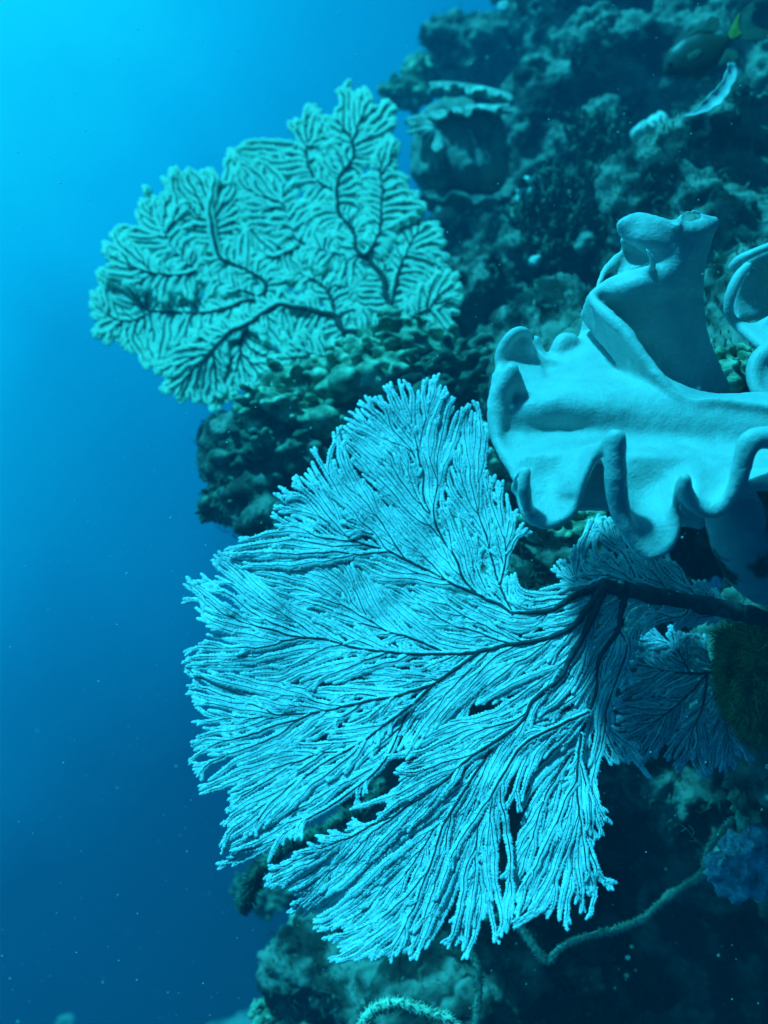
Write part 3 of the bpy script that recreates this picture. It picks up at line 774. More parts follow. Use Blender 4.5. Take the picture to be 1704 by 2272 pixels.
    f.patch([[(1385, 530, .975), (1455, 555, .965)], [(1388, 562, .99), (1465, 585, .975)], [(1372, 622, .98), (1455, 615, .97)]], 12, 6)
    f.chain([(1374, 565, .985, 10), (1358, 586, .98, 13), (1340, 606, .972, 11), (1326, 634, .955, 10)])
    # stalk
    f.chain([(1600, 1060, .90, 50), (1640, 1170, .93, 70), (1690, 1250, .97, 80), (1780, 1290, 1.0, 90)], 10)
    f.blur(1.15)
    V, Q = f.skin()
    P = V.copy()
    V = V + np.stack([noise(P * 60, 70 + i) for i in range(3)], 1) * 0.0004 + np.stack([fbm(P * 170, 170 + i, 2) for i in range(3)], 1) * 0.00045
    return V, Q

V, Q = leather()
mb = MB(); mb.add(V, Q)
org = W(1690, 1290, .97)
root = thing('leather_coral', org, 'large pale folded leather coral with finger-like lobes, above the big bright fan', 'coral')
low = V[Q].mean(1)
zs = W(0, 1165, .93)[2]
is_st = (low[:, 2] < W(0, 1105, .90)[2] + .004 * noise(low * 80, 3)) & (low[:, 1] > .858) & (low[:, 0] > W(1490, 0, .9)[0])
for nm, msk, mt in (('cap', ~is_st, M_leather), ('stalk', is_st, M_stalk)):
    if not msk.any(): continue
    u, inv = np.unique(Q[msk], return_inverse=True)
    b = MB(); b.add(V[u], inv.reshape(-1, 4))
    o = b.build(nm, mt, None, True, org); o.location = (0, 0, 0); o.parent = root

def leather2():
    f = Field(W(1570, 920, .9) - np.array((0, .02, 0)), (W(1800, 500, 1.12)[0], 1.16, W(1800, 500, 1.12)[2]), 0.0024)
    f.chain([(1622, 596, 1.05, 13), (1636, 578, 1.045, 13), (1660, 566, 1.04, 13), (1704, 548, 1.04, 13), (1760, 530, 1.04, 15)])
    f.patch([[(1640, 590, 1.06), (1700, 560, 1.06), (1780, 550, 1.06)], [(1665, 640, 1.08), (1710, 630, 1.08), (1780, 620, 1.08)], [(1690, 720, 1.09), (1720, 710, 1.09), (1780, 700, 1.09)]], 13)
    f.chain([(1662, 588, 1.03, 13), (1640, 612, 1.03, 15), (1622, 650, 1.03, 15), (1616, 690, 1.035, 14), (1630, 715, 1.04, 14), (1665, 735, 1.04, 16), (1704, 716, 1.03, 16), (1770, 690, 1.03, 20)])
    f.patch([[(1650, 610, 1.045), (1668, 600, 1.05)], [(1632, 660, 1.05), (1672, 650, 1.06)], [(1640, 710, 1.05), (1680, 700, 1.06)]], 13)
    f.patch([[(1640, 725, 1.04), (1700, 735, 1.03), (1780, 720, 1.03)], [(1690, 770, 1.01), (1730, 780, 1.0), (1780, 780, 1.0)]], 14)
    f.chain([(1760, 740, .96, 24), (1710, 775, .95, 24), (1676, 805, .945, 20), (1672, 845, .94, 18), (1690, 880, .935, 16), (1760, 895, .93, 18)])
    f.patch([[(1690, 800, .95), (1730, 790, .955), (1780, 790, .96)], [(1690, 840, .945), (1730, 840, .95), (1780, 840, .955)], [(1705, 870, .94), (1730, 880, .94), (1780, 880, .94)]], 16)
    f.chain([(1780, 620, 1.09, 50), (1800, 720, 1.10, 60), (1800, 850, 1.10, 60)])
    f.blur(1.3)
    return f.skin()
V, Q = leather2()
mb = MB(); mb.add(V, Q)
o = mb.build('leather_coral', M_leather, None, True, W(1760, 760, 1.08))
tag(o, 'smaller curled leather coral cut off by the right edge, behind the larger pale one', 'coral')

# ------------------------------------------------------------------ knobby corals of the ledge
def knobby(seed, n=46, R=.06, r0=.0052, h=0.0026, flat=.75, upb=.5):
    rng = np.random.default_rng(seed)
    f = Field((-R * 1.7, -R * 1.7, -R * 1.1), (R * 1.7, R * 1.7, R * 1.6), h)
    for i in range(60):
        c = rng.normal(0, .42, 3) * R * np.array((1, 1, .5))
        f.sphere(c, R * rng.uniform(.22, .38))
    for i in range(n):
        v = rng.normal(0, 1, 3); v[2] = abs(v[2]) * 1.1 + upb - .6; v /= np.linalg.norm(v)
        p = v * R * rng.uniform(.6, .95) * np.array((1, 1, flat)); d = v.copy()
        r = r0 * rng.uniform(.7, 1.2)
        for k in range(rng.integers(3, 8)):
            f.sphere(p, r); d = d + rng.normal(0, .35, 3); d /= np.linalg.norm(d); p = p + d * r * .9
        f.sphere(p, r * rng.uniform(1.1, 1.5))
        if rng.random() < .6:
            e = d + rng.normal(0, .8, 3); e /= np.linalg.norm(e)
            f.sphere(p + e * r * 1.5, r * 1.15)
    f.blur(.8)
    V, Q = f.skin()
    m = MB(); m.add(V, Q)
    return m
def place(o, px, py, d, s=1.0, rot=(0, 0, 0)):
    o.location = tuple(W(px, py, d)); o.scale = (s, s, s) if np.isscalar(s) else s; o.rotation_euler = rot
    return o
ledge = [
    # px, py, d, scale, dark, label
    (915, 800, 1.50, 1.0, 0, 'knobby green coral clump right below the base of the blue-green sea fan'),
    (800, 845, 1.47, .95, 0, 'knobby green coral clump just above the top left of the big fan'),
    (690, 870, 1.48, .75, 0, 'knobby green coral clump touching the lower edge of the blue-green fan'),
    (1010, 845, 1.46, .95, 1, 'dark knobby coral clump between the big fan top and the leather coral'),
    (625, 925, 1.46, .75, 0, 'knobby coral clump jutting over open water, second lowest on the ledge'),
    (700, 950, 1.48, .9, 0, 'knobby coral clump in the middle of the ledge behind the big fan'),
    (625, 1000, 1.46, .85, 1, 'dark knobby coral clump under the jutting end of the ledge'),
    (515, 1120, 1.50, .62, 1, 'dark shaggy coral clump alone at the far left tip of the ledge'),
    (600, 1115, 1.52, .8, 1, 'dark shaggy coral clump tucked against the left edge of the big fan'),
    (1130, 1010, 1.30, .6, 0, 'small knobby clump in the gap between big fan and leather coral'),
    (1260, 1180, 1.13, .55, 0, 'pale lumpy clump under the lower lobes of the leather coral'),
    (612, 2235, 1.63, .42, 0, 'small pale knobby clump at the foot of the thin whip at bottom left'),
    (585, 1985, 2.5, 1.05, 1, 'dim bushy coral clump below the bottom left tip of the big fan'),
    (1600, 850, 1.12, .7, 0, 'green lumpy coral between the two leather corals'),
]
knob_m = [knobby(s, n) for s, n in ((1, 170), (2, 200), (3, 150))]
protos = {}
for i, (px, py, d, s, dark, lab) in enumerate(ledge):
    key = (i % 3, dark)
    if key not in protos:
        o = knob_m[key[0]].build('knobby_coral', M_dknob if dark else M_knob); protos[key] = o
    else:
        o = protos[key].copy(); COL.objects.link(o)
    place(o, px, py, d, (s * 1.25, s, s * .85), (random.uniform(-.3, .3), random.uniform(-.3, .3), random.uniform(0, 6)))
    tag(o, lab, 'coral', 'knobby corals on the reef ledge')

# ------------------------------------------------------------------ cup coral
def ruffle(ax, ay, n_r, n_a, a0, a1, wav, amp, rise, seed, rag=.05, inner=.15):
    rng = np.random.default_rng(seed)
    r = np.linspace(inner, 1, n_r); a = np.linspace(a0, a1, n_a)
    Rg, Ag = np.meshgrid(r, a, indexing='ij')
    ed = 1 + rag * noise(np.c_[np.cos(a) * 6, np.sin(a) * 6, np.zeros(n_a)], seed) + rag * .8 * noise(np.c_[np.cos(a) * 16, np.sin(a) * 16, np.zeros(n_a)], seed + 1)
    X = np.cos(Ag) * Rg * ax * ed[None]; Y = np.sin(Ag) * Rg * ay * ed[None]
    Z = rise * Rg ** 2 + amp * Rg ** 2 * np.sin(Ag * wav + seed) + amp * .5 * Rg ** 3 * np.sin(Ag * wav * 2.3 + 1)
    V = np.stack((X, Y, Z), -1).reshape(-1, 3)
    i = np.arange(n_r - 1)[:, None] * n_a; j = np.arange(n_a - 1)[None]
    Qd = np.stack((i + j, i + j + 1, i + n_a + j + 1, i + n_a + j), -1).reshape(-1, 4)
    return V, Qd
def solid(o, t):
    m = o.modifiers.new('thick', 'SOLIDIFY'); m.thickness = t; m.offset = 0
    s = o.modifiers.new('round', 'SUBSURF'); s.levels = 1; s.render_levels = 1
    return o
CD = 2.0
root = thing('cup_coral', W(1010, 420, CD), 'dark hanging cup coral with pale ragged rims, right of the blue-green fan', 'coral')
def cpart(name, V, Qd, mat, px, py, d, rot, t):
    from mathutils import Euler
    m = MB(); R = np.array(Euler(rot).to_matrix())
    m.add(V @ R.T + W(px, py, d), Qd)
    o = m.build(name, mat, None, True, np.array(root.location)); o.location = (0, 0, 0); o.parent = root
    return solid(o, t)
f = Field((-.14, -.12, -.16), (.14, .12, .16), .005)
for c, R in (((0, 0, .02), (.088, .07, .085)), ((.0, -.01, -.03), (.078, .065, .05)), ((-.04, 0, -.01), (.05, .05, .06)), ((.045, .01, -.015), (.05, .05, .06))):
    f.ellipsoid(np.array(c), np.array(R))
f.blur(1.2)
V, Qd = f.skin(); V = V + np.stack([fbm(V * 30, 90 + i, 3) for i in range(3)], 1) * .004 + np.stack([fbm(V * 110, 95 + i, 2) for i in range(3)], 1) * .003
m = MB(); m.add(V + W(1018, 345, CD), Qd)
o = m.build('bowl', M_cup, None, True, np.array(root.location)); o.location = (0, 0, 0); o.parent = root
V, Qd = ruffle(.082, .07, 12, 120, 0, 2 * math.pi, 7, .007, .02, 3, .10)
cpart('rim', V, Qd, M_cup, 1020, 428, CD - .01, (math.radians(188), 0, .4), .005)
V, Qd = ruffle(.088, .075, 16, 220, 0, 2 * math.pi, 11, .006, -.014, 5, .16)
cpart('rim', V, Qd, M_frill, 1022, 240, CD - .02, (math.radians(14), math.radians(-10), .2), .005)
V, Qd = ruffle(.075, .07, 16, 220, 0, 2 * math.pi, 10, .006, -.014, 8, .16)
cpart('rim', V, Qd, M_frill, 1046, 190, CD + .03, (math.radians(14), math.radians(-14), 1.2), .005)
V, Qd = ruffle(.038, .045, 12, 120, 0, 2 * math.pi, 7, .008, -.02, 12, .2)
cpart('rim', V, Qd, M_frill, 968, 285, CD - .07, (math.radians(48), math.radians(-25), 1.2), .004)

# ------------------------------------------------------------------ finger coral bush on the wall
def fingers(seed, n, rx, rz, L, r):
    rng = np.random.default_rng(seed); m = MB()
    for i in range(n):
        a = rng.uniform(0, 2 * math.pi); q = math.sqrt(rng.uniform(0, 1))
        b = np.array((math.cos(a) * q * rx, rng.uniform(-.015, .02), math.sin(a) * q * rz))
        d = np.array((rng.normal(-.25, .3), rng.normal(-.7, .25), rng.normal(.45, .3))); d /= np.linalg.norm(d)
        ll = L * rng.uniform(.6, 1.3)
        P = [b + d * ll * t + np.array((0, 0, .25 * ll * t * t)) for t in np.linspace(0, 1, 5)]
        tube(m, P, r * np.linspace(1.25, .75, 5) * rng.uniform(.8, 1.2), None, None, 6)
        for k in range(rng.integers(1, 4)):
            t = rng.uniform(.35, .85); p = b + d * ll * t + np.array((0, 0, .25 * ll * t * t))
            e = d + rng.normal(0, .6, 3); e /= np.linalg.norm(e)
            tube(m, [p, p + e * ll * .22, p + e * ll * .42 + np.array((0, 0, ll * .05))], r * np.array((.9, .8, .6)), None, None, 5)
    return m
o = fingers(4, 150, .085, .075, .04, .0042).build('finger_coral', M_dknob)
place(o, 1255, 500, 1.88); tag(o, 'dark bushy finger coral on the wall, left of the tall leather fold', 'coral')
o = fingers(9, 70, .05, .04, .04, .0042).build('finger_coral', M_dknob)
place(o, 1330, 330, 2.02); tag(o, 'dark finger coral bush higher on the wall, below the pale crust patch', 'coral')
f = None

# ------------------------------------------------------------------ lumps: sponges, turf, far corals
def lump(blobs, R, h, seed, amp=.1, fr=4.0, mat=None, name='sponge', holes=()):
    f = Field(np.array((-R, -R, -R)) * 1.6, np.array((R, R, R)) * 1.6, h)
    for x, y, z, r in blobs:
        f.sphere(np.array((x, y, z)) * R, r * R)
    for x, y, z, r in holes:
        g = Field(f.lo, f.lo + (f.n - 1) * h, h); g.sphere(np.array((x, y, z)) * R, r * R)
        f.F = np.maximum(f.F, -g.F[:f.n[0], :f.n[1], :f.n[2]])
    f.blur(1.0)
    V, Qd = f.skin()
    V = V + np.stack([fbm(V * fr / R, seed + i, 3) for i in range(3)], 1) * amp * R
    m = MB(); m.add(V, Qd)
    return m.build(name, mat)
o = lump([(0, 0, 0, .7), (.1, -.1, .75, .5), (-.1, .1, -.5, .6)], .021, .0022, 1, .12, 2.5, M_sponge, 'tube_sponge', [(-.05, -.75, .0, .22)])
place(o, 1165, 428, 1.86); tag(o, 'pale tube sponge with a dark opening, below the cup coral', 'sponge')
o = lump([(0, 0, 0, .7), (.6, .1, .5, .4), (.35, .0, .3, .45)], .013, .0016, 2, .08, 2.5, M_sponge, 'ball_sponge')
place(o, 1185, 580, 1.80); tag(o, 'small pale rounded sponge at the foot of the finger coral', 'sponge')
o = lump([(-.6, 0, -.3, .42), (-.2, -.1, -.1, .5), (.3, -.1, .2, .5), (.7, 0, .45, .42)], .032, .003, 3, .12, 2.5, M_sponge, 'crust_sponge')
place(o, 1437, 285, 1.88); tag(o, 'bright white crust sponge patch on the upper reef wall', 'sponge')
o = lump([(0, 0, 0, .75), (-.4, 0, -.5, .6)], .02, .0024, 4, .14, 2.5, M_cup, 'ball_sponge')
place(o, 1300, 535, 1.78); tag(o, 'dim grey rounded sponge in shade beside the finger coral', 'sponge')
o = lump([(0, 0, 0, .8), (.5, 0, -.3, .5)], .02, .0026, 5, .14, 2.5, M_sponge, 'ball_sponge')
place(o, 1118, 18, 2.62); tag(o, 'small pale round sponge at the top edge, left of the reef wall', 'sponge')
o = lump([(0, 0, 0, .72), (-.45, -.1, .1, .5), (.4, -.1, -.3, .55), (.2, 0, .55, .5), (.6, .1, .75, .45), (-.1, -.1, -.55, .5), (.75, 0, .1, .5)], .034, .0026, 6, .20, 3.5, M_bsponge, 'lumpy_sponge')
place(o, 1635, 1925, 1.12); tag(o, 'lumpy pale blue sponge at the lower right, beside the whip coral', 'sponge')
o = lump([(0, 0, 0, .6), (.5, 0, .4, .5), (-.3, .0, .5, .4), (.3, 0, -.5, .5)], .045, .0036, 7, .2, 3.5, M_knob, 'crust_sponge')
place(o, 1690, 1800, 1.18); tag(o, 'rough pale crust above the lumpy blue sponge at right', 'sponge')
o = lump([(0, 0, 0, .6), (.5, 0, .5, .45), (-.2, .0, .6, .4), (.4, 0, -.4, .5)], .036, .0032, 17, .2, 3.5, M_knob, 'crust_sponge')
place(o, 1688, 1690, 1.16); tag(o, 'rough mottled crust directly below the mossy green mound', 'sponge')

for i, (px, py, d, s) in enumerate([(900, 215, 2.9, .9), (955, 175, 2.95, 1.1), (1015, 130, 3.0, 1.2), (1080, 115, 3.0, 1.2), (1130, 100, 3.0, 1.0)]):
    o = knob_m[i % 3].build('knobby_coral', M_knob) if i == 0 else o.copy()
    if i: COL.objects.link(o)
    place(o, px, py, d, (s, s, s * .9), (.2 * i, .1, i * 1.3))
    tag(o, 'soft green coral head on the hazy ridge beyond the cup coral', 'coral', 'green coral heads along the hazy ridge')

# mossy mound: a rounded stone under a coat of fine turf
def mound(px, py, d, R, n, L):
    rng = np.random.default_rng(3)
    c = W(px, py, d)
    root = thing('mossy_mound', c, 'fuzzy brown-green mossy mound at the right edge where the big fan is rooted', 'algae mound')
    st = lump([(0, 0, 0, .9), (.3, .2, -.5, .7), (.4, .1, .4, .7)], R, R / 14, 8, .13, 2.2, M_turf, 'stone')
    st.location = (0, 0, 0); st.parent = root
    me = st.data; V = np.zeros(len(me.vertices) * 3, np.float32); me.vertices.foreach_get('co', V); V = V.reshape(-1, 3)
    Nn = np.zeros(len(me.vertices) * 3, np.float32); me.vertex_normals.foreach_get('vector', Nn); Nn = Nn.reshape(-1, 3)
    ok = np.where(Nn[:, 1] < .35)[0]
    i = rng.choice(ok, n); p = V[i] + rng.normal(0, R / 25, (n, 3)); nn = Nn[i] + rng.normal(0, .35, (n, 3)) + np.array((0, 0, -.1)); nn /= np.linalg.norm(nn, axis=1)[:, None]
    s = np.cross(nn, rng.normal(0, 1, (n, 3))); s /= np.linalg.norm(s, axis=1)[:, None]
    l = L * (rng.uniform(.4, 1.3, n) * (1 + .7 * noise(V[i] * 90, 4)))[:, None]; w = .00055
    mid = p + nn * l * .55 + rng.normal(0, .0012, (n, 3)); tip = p + nn * l + rng.normal(0, .0028, (n, 3)) + np.array((0, 0, -.0015))
    A = np.stack((p - s * w, p + s * w, mid + s * w * .8, mid - s * w * .8, tip), 1).reshape(-1, 3)
    b = np.arange(n)[:, None] * 5
    m = MB(); m.add(A, b + np.array([[0, 1, 2, 3]]), b + np.array([[3, 2, 4]]))
    o = m.build('turf', M_turf, root); tag(o, kind='stuff')
mound(1708, 1500, 1.03, .052, 24000, .010)

# turf and rubble scattered over the reef: nobody could count it
def reef_cover(n=42000):
    rng = np.random.default_rng(12)
    dg = bpy.context.evaluated_depsgraph_get()
    ev = reef.evaluated_get(dg); me = ev.to_mesh()
    nv = len(me.vertices)
    V = np.zeros(nv * 3, np.float32); me.vertices.foreach_get('co', V); V = V.reshape(-1, 3).astype(float)
    Nn = np.zeros(nv * 3, np.float32); me.vertex_normals.foreach_get('vector', Nn); Nn = Nn.reshape(-1, 3).astype(float)
    ev.to_mesh_clear()
    px = V[:, 0] / (V[:, 1] * K) + 852; py = 1136 - V[:, 2] / (V[:, 1] * K)
    clump = noise(V * 9, 4) + .5 * noise(V * 22, 6)
    ok = np.where((px > -100) & (px < 1950) & (py > -200) & (py < 2450) & ((Nn * -V).sum(1) > -.1) & (clump > -.05))[0]
    i = rng.choice(ok, n); p = V[i] + rng.normal(0, .004, (n, 3)); nn = Nn[i] + rng.normal(0, .5, (n, 3)) + np.array((0, 0, .25)); nn /= np.linalg.norm(nn, axis=1)[:, None]
    s = np.cross(nn, rng.normal(0, 1, (n, 3))); s /= np.linalg.norm(s, axis=1)[:, None]
    l = rng.uniform(.005, .017, n)[:, None]; w = rng.uniform(.0006, .0017, n)[:, None]
    mid = p + nn * l * .6 + rng.normal(0, .002, (n, 3)); tip = p + nn * l + rng.normal(0, .005, (n, 3))
    A = np.stack((p - s * w * .5, p + s * w * .5, mid + s * w, mid - s * w, tip), 1).reshape(-1, 3)
    b = np.arange(n)[:, None] * 5
    m = MB(); m.add(A, b + np.array([[0, 1, 2, 3]]), b + np.array([[3, 2, 4]]))
    o = m.build('reef_algae', M_dknob); tag(o, 'short tufted algae growing over the reef rock', 'algae', None, 'stuff')
reef_cover()

# ------------------------------------------------------------------ whip corals
def whip(pts, r, label, gap=1.6, group='whip corals at the foot of the wall', mat=None, pol=.85, seed=0, name='whip_coral'):
    rng = np.random.default_rng(seed)
    X = resample(np.array(pts, float), 5)
    P = Wn(X[:, :2], X[:, 2]); px = K * X[:, 2]
    P = P + np.stack([noise(P * 60, 50 + i) for i in range(3)], 1) * .0012
    m = MB(); n = len(P)
    rr = r * px * (1 + .14 * noise(P * 130, seed)) * np.minimum(1, (np.arange(n)[::-1] + 3) / 8)
    tube(m, P, rr, None, None, 10)
    org = P[0]
    root = thing(name, org, label, 'coral', group)
    o = m.build('stem', mat or M_whip, None, True, org); o.location = (0, 0, 0); o.parent = root
    L = np.concatenate(([0], np.cumsum(np.linalg.norm(np.diff(P, axis=0), axis=1))))
    k = int(L[-1] / (gap * px.mean()) * 3)
    s = rng.uniform(0, L[-1], k)
    C = np.stack([np.interp(s, L, P[:, j]) for j in range(3)], 1); R = np.interp(s, L, rr)
    T = np.gradient(P, axis=0); T /= np.linalg.norm(T, axis=1)[:, None]
    Ts = np.stack([np.interp(s, L, T[:, j]) for j in range(3)], 1)
    u = rng.normal(0, 1, (k, 3)); u -= (u * Ts).sum(1)[:, None] * Ts; u /= np.linalg.norm(u, axis=1)[:, None]
    sd = np.cross(u, Ts)
    h = R * pol * rng.uniform(.5, 1.2, k)
    w = R * .26
    b = C + u * (R * .85)[:, None]; tp = C + u * (R + h)[:, None] + Ts * (h * .5)[:, None]
    A = np.stack((b - sd * w[:, None], b + sd * w[:, None], b + Ts * w[:, None] * 1.4, tp), 1).reshape(-1, 3)
    bi = np.arange(k)[:, None, None] * 4
    Tt = (bi + np.array([[0, 1, 3], [1, 2, 3], [2, 0, 3]])[None]).reshape(-1, 3)
    q = MB(); q.add(A, None, Tt)
    f = q.build('polyp_fringe', mat or M_whip, None, True, org); f.location = (0, 0, 0); f.parent = root
    tag(f, kind='stuff')
    return root
whip([(1625, 1815, 1.17), (1608, 1838, 1.16), (1583, 1868, 1.15), (1566, 1907, 1.14), (1555, 1946, 1.13), (1515, 1970, 1.13), (1462, 2004, 1.12), (1423, 2043, 1.12), (1360, 2062, 1.11), (1297, 2081, 1.10), (1239, 2108, 1.10), (1216, 2132, 1.10),
      (1191, 2106, 1.10), (1162, 2067, 1.11), (1142, 2042, 1.12), (1108, 2032, 1.13), (1065, 2042, 1.14)], 7.5, 'long winding whip coral with a sharp kink, below the big fan at right', seed=1)
whip([(1040, 2100, 1.16), (1050, 2125, 1.15), (1060, 2150, 1.14), (1063, 2190, 1.13), (1060, 2232, 1.12), (1050, 2300, 1.10)], 8.0, 'upright whip coral hanging straight down to the bottom edge below the big fan', seed=2)
whip([(790, 2320, .80), (806, 2268, .80), (828, 2240, .80), (873, 2226, .80), (914, 2236, .80), (955, 2252, .80), (997, 2264, .80), (1030, 2310, .80)], 11.5, 'thick arching whip coral just rising over the bottom edge', seed=3)
whip([(846, 1735, 1.36), (830, 1770, 1.35), (800, 1800, 1.34), (755, 1818, 1.33), (715, 1846, 1.32), (684, 1855, 1.31), (638, 1880, 1.3), (602, 1904, 1.3), (570, 1935, 1.3), (553, 1985, 1.31), (540, 2030, 1.32)], 13, 'thick brownish whip coral seen through the slit of the big fan', mat=M_dknob, seed=4, pol=1.1)
whip([(652, 2030, 1.62), (642, 2080, 1.62), (634, 2150, 1.62), (630, 2210, 1.61), (640, 2300, 1.6)], 6.5, 'dim thin whip coral on the hazy rock at the bottom left', seed=5)
# wiry twig
m = MB()
for pts in ([(1556, 1872, 1.14), (1540, 1860, 1.135), (1525, 1840, 1.13), (1508, 1828, 1.13)], [(1535, 1855, 1.135), (1540, 1845, 1.13), (1530, 1832, 1.13)], [(1522, 1838, 1.13), (1512, 1845, 1.13)], [(1548, 1866, 1.137), (1530, 1866, 1.133)]):
    X = resample(np.array(pts, float), 4); tube(m, Wn(X[:, :2], X[:, 2]), 1.3 * K * 1.13, None, None, 5)
o = m.build('wiry_twig', M_whip, None, True, W(1556, 1872, 1.14)); tag(o, 'thin wiry branching twig growing beside the top of the kinked whip coral', 'hydroid')

# ------------------------------------------------------------------ fish and frond
def fish():
    d = 1.45
    c = W(1540, 126, d)
    root = thing('fish', c, 'dark olive fish with a bright yellow tail, at the top right by the reef wall', 'fish')
    L = 200 * K * d; H = 50 * K * d
    ang = math.radians(27)
    root.rotation_euler = (0, -ang, math.radians(-8))       # nose to lower left
    t = np.linspace(0, 1, 26)
    top = np.interp(t, [0, .06, .2, .42, .65, .82, .93, 1], [.04, .42, .84, 1.0, .84, .46, .22, .18])
    bot = np.interp(t, [0, .06, .2, .42, .65, .82, .93, 1], [.03, .22, .60, .92, .84, .46, .22, .20])
    wid = np.interp(t, [0, .1, .3, .6, .9, 1], [.05, .22, .36, .28, .09, .06])
    a = np.linspace(0, 2 * math.pi, 20, endpoint=False)
    V = []
    for i in range(26):
        z = np.where(np.sin(a) > 0, np.sin(a) * top[i], np.sin(a) * bot[i]) * H
        V.append(np.stack((np.full(20, (t[i] - .45) * L * .82), np.cos(a) * wid[i] * H, z), 1))
    V = np.concatenate(V)
    i = np.arange(25)[:, None] * 20; j = np.arange(20)[None]; j2 = (j + 1) % 20
    Qd = np.stack((i + j, i + j2, i + 20 + j2, i + 20 + j), -1).reshape(-1, 4)
    V = np.vstack((V, V[:20].mean(0) - (.004 * L, 0, 0), V[-20:].mean(0)))
    jj = np.arange(20); T3 = np.vstack((np.stack(((jj + 1) % 20, jj, np.full(20, 520)), 1), np.stack((500 + jj, 500 + (jj + 1) % 20, np.full(20, 521)), 1)))
    m = MB(); m.add(V, Qd, T3); m.build('body', M_fish, root)
    def fin(name, outline, mat, y=0.0, parent=root, th=.0012):
        o2 = resample(np.array(outline + outline[:1], float), .05)[:-1] if False else np.array(outline, float)
        n = len(o2); P = np.c_[o2[:, 0] * L, np.full(n, y - th), o2[:, 1] * H]; Pb = P + (0, 2 * th, 0)
        cc = np.array([[o2[:, 0].mean() * L, y - th * 1.6, o2[:, 1].mean() * H], [o2[:, 0].mean() * L, y + th * 1.6, o2[:, 1].mean() * H]])
        V = np.vstack((P, Pb, cc)); k = np.arange(n); k2 = (k + 1) % n
        m = MB(); m.add(V, np.stack((k, k2, n + k2, n + k), 1), np.vstack((np.stack((k2, k, np.full(n, 2 * n)), 1), np.stack((n + k, n + k2, np.full(n, 2 * n + 1)), 1))))
        return m.build(name, mat, parent, False)
    fin('tail_fin', [(.47, .20), (.56, .52), (.70, .80), (.86, .95), (.74, .45), (.66, .02), (.74, -.42), (.88, -.85), (.72, -.78), (.58, -.52), (.47, -.22)], M_fin)
    fin('tail_base', [(.42, .14), (.48, .34), (.57, .60), (.64, .74), (.58, .38), (.545, .05), (.55, -.12), (.50, -.16), (.42, -.12)], M_tail, -.0016)
    fin('dorsal_fin', [(-.12, .90), (-.02, 1.06), (.10, 1.10), (.22, 1.12), (.36, 1.22), (.42, 1.0), (.40, .70), (.34, .48), (.2, .75), (0, .92)], M_fin)
    fin('anal_fin', [(.10, -.74), (.18, -.90), (.28, -.98), (.40, -1.02), (.43, -.75), (.35, -.40), (.2, -.68)], M_fin)
    fin('pelvic_fin', [(-.12, -.82), (-.06, -1.15), (.04, -1.3), (.02, -.9)], M_fin)
    fin('pectoral_fin', [(-.14, .0), (-.06, .16), (.06, .12), (.08, -.06), (.0, -.2), (-.1, -.14)], M_fin, -.30 * H)
    m = MB(); a_ = np.linspace(0, math.pi, 7); b_ = np.linspace(0, 2 * math.pi, 12, endpoint=False)
    r = .1 * H
    Vv = np.array([(r * math.sin(p) * math.cos(q), r * .6 * math.sin(p) * math.sin(q), r * math.cos(p)) for p in a_ for q in b_]) + (-.275 * L, -.245 * H, .18 * H)
    i = np.arange(6)[:, None] * 12; j = np.arange(12)[None]; j2 = (j + 1) % 12
    m.add(Vv, np.stack((i + j, i + 12 + j, i + 12 + j2, i + j2), -1).reshape(-1, 4)); m.build('eye', M_eye, root)
fish()
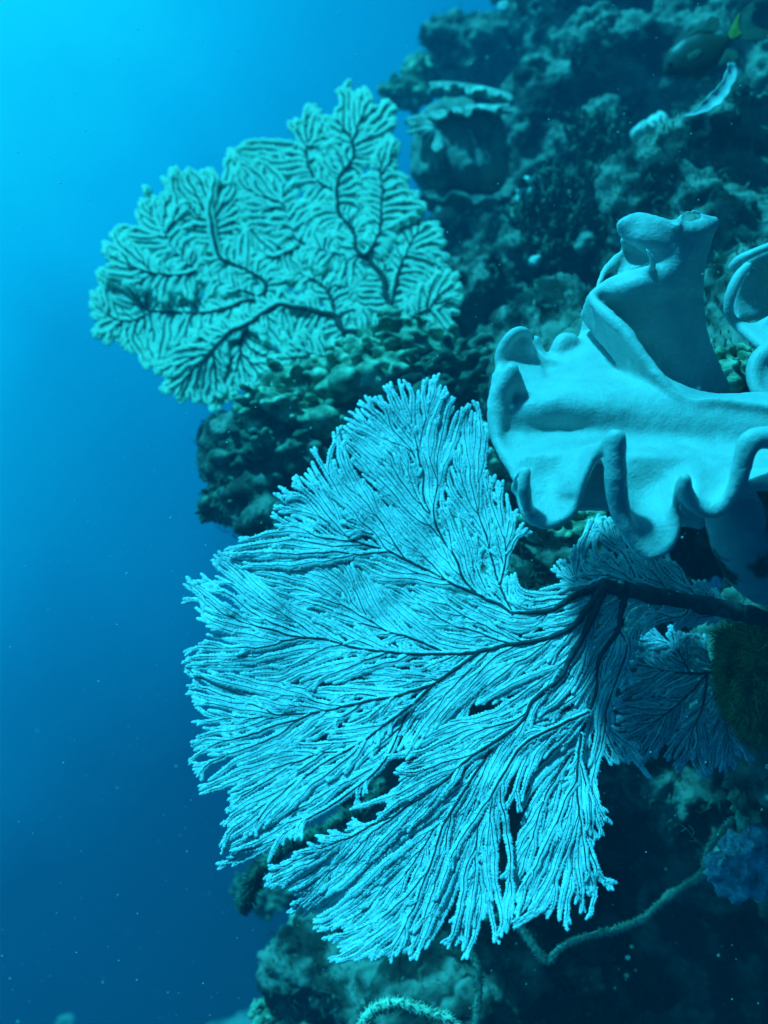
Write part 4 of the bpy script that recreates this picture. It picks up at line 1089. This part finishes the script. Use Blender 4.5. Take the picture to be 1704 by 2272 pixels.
def frond():
    d = 1.42
    C = resample(np.array([(1622, 140, d, 11), (1622, 162, d, 14), (1610, 190, d - .01, 13), (1593, 214, d - .015, 16), (1566, 237, d - .02, 13), (1542, 251, d - .02, 6), (1519, 258, d - .02, 1.5)], float), 5)
    P = Wn(C[:, :2], C[:, 2]); n = len(P)
    m = MB(); T = np.gradient(P, axis=0); T /= np.linalg.norm(T, axis=1)[:, None]
    N0 = np.array((.35, -.85, .4)); w = C[:, 3] * K * d
    S = np.cross(T, N0); S /= np.linalg.norm(S, axis=1)[:, None]; Nn = np.cross(S, T)
    u = np.linspace(-1, 1, 9)
    ru = 1 + .10 * np.sin(np.arange(n) * 1.1)
    V = P[:, None] + u[None, :, None] * (w * ru)[:, None, None] * S[:, None] + ((u ** 2 - .3) * .35)[None, :, None] * w[:, None, None] * Nn[:, None] + (.1 * np.sin(np.arange(n) * .9)[:, None] * u[None] ** 3)[..., None] * w[:, None, None] * Nn[:, None]
    i = np.arange(n - 1)[:, None] * 9; j = np.arange(8)[None]
    m.add(V.reshape(-1, 3), np.stack((i + j, i + j + 1, i + 10 + j, i + 9 + j), -1).reshape(-1, 4))
    o = m.build('pale_frond', M_leaf, None, True, P[0]); solid(o, .0016)
    tag(o, 'pale white ribbon-shaped frond hanging just below the fish', 'frond')
frond()

# ------------------------------------------------------------------ drifting specks in the water
rng = np.random.default_rng(77)
n = 2000
d = np.where(np.arange(n) < 140, rng.uniform(.28, .5, n), rng.uniform(.55, 2.4, n)); px = rng.uniform(-60, 1764, n); py = rng.uniform(-60, 2330, n)
m = MB(); beads(m, Wn(np.c_[px, py], d), (rng.uniform(.6, 1.55, n) ** 1.7 * np.where(d < .52, .35, 1) * K * .95)[:, None])
o = m.build('drifting_specks', M_snow); tag(o, 'tiny pale specks drifting in the water', 'specks', None, 'stuff')

# ------------------------------------------------------------------ the water's haze
hz = MB()
x0, x1, y0, y1, z0, z1 = -6.0, 3.5, -1.5, 7.2, -4.5, 3.0
hz.add([(x0, y0, z0), (x1, y0, z0), (x1, y1, z0), (x0, y1, z0), (x0, y0, z1), (x1, y0, z1), (x1, y1, z1), (x0, y1, z1)],
       [(3, 2, 1, 0), (4, 5, 6, 7), (0, 1, 5, 4), (1, 2, 6, 5), (2, 3, 7, 6), (3, 0, 4, 7)])
mh = bpy.data.materials.new('haze'); mh.use_nodes = True
nt = mh.node_tree
for nd_ in list(nt.nodes):
    if nd_.type != 'OUTPUT_MATERIAL': nt.nodes.remove(nd_)
pv = nt.nodes.new('ShaderNodeVolumePrincipled')
pv.inputs['Color'].default_value = (0.01, 0.50, 0.86, 1)
pv.inputs['Density'].default_value = 0.065
pv.inputs['Anisotropy'].default_value = 0.2
nt.links.new(pv.outputs[0], [q for q in nt.nodes if q.type == 'OUTPUT_MATERIAL'][0].inputs['Volume'])
o = hz.build('haze', mh, None, False); tag(o, kind='stuff')
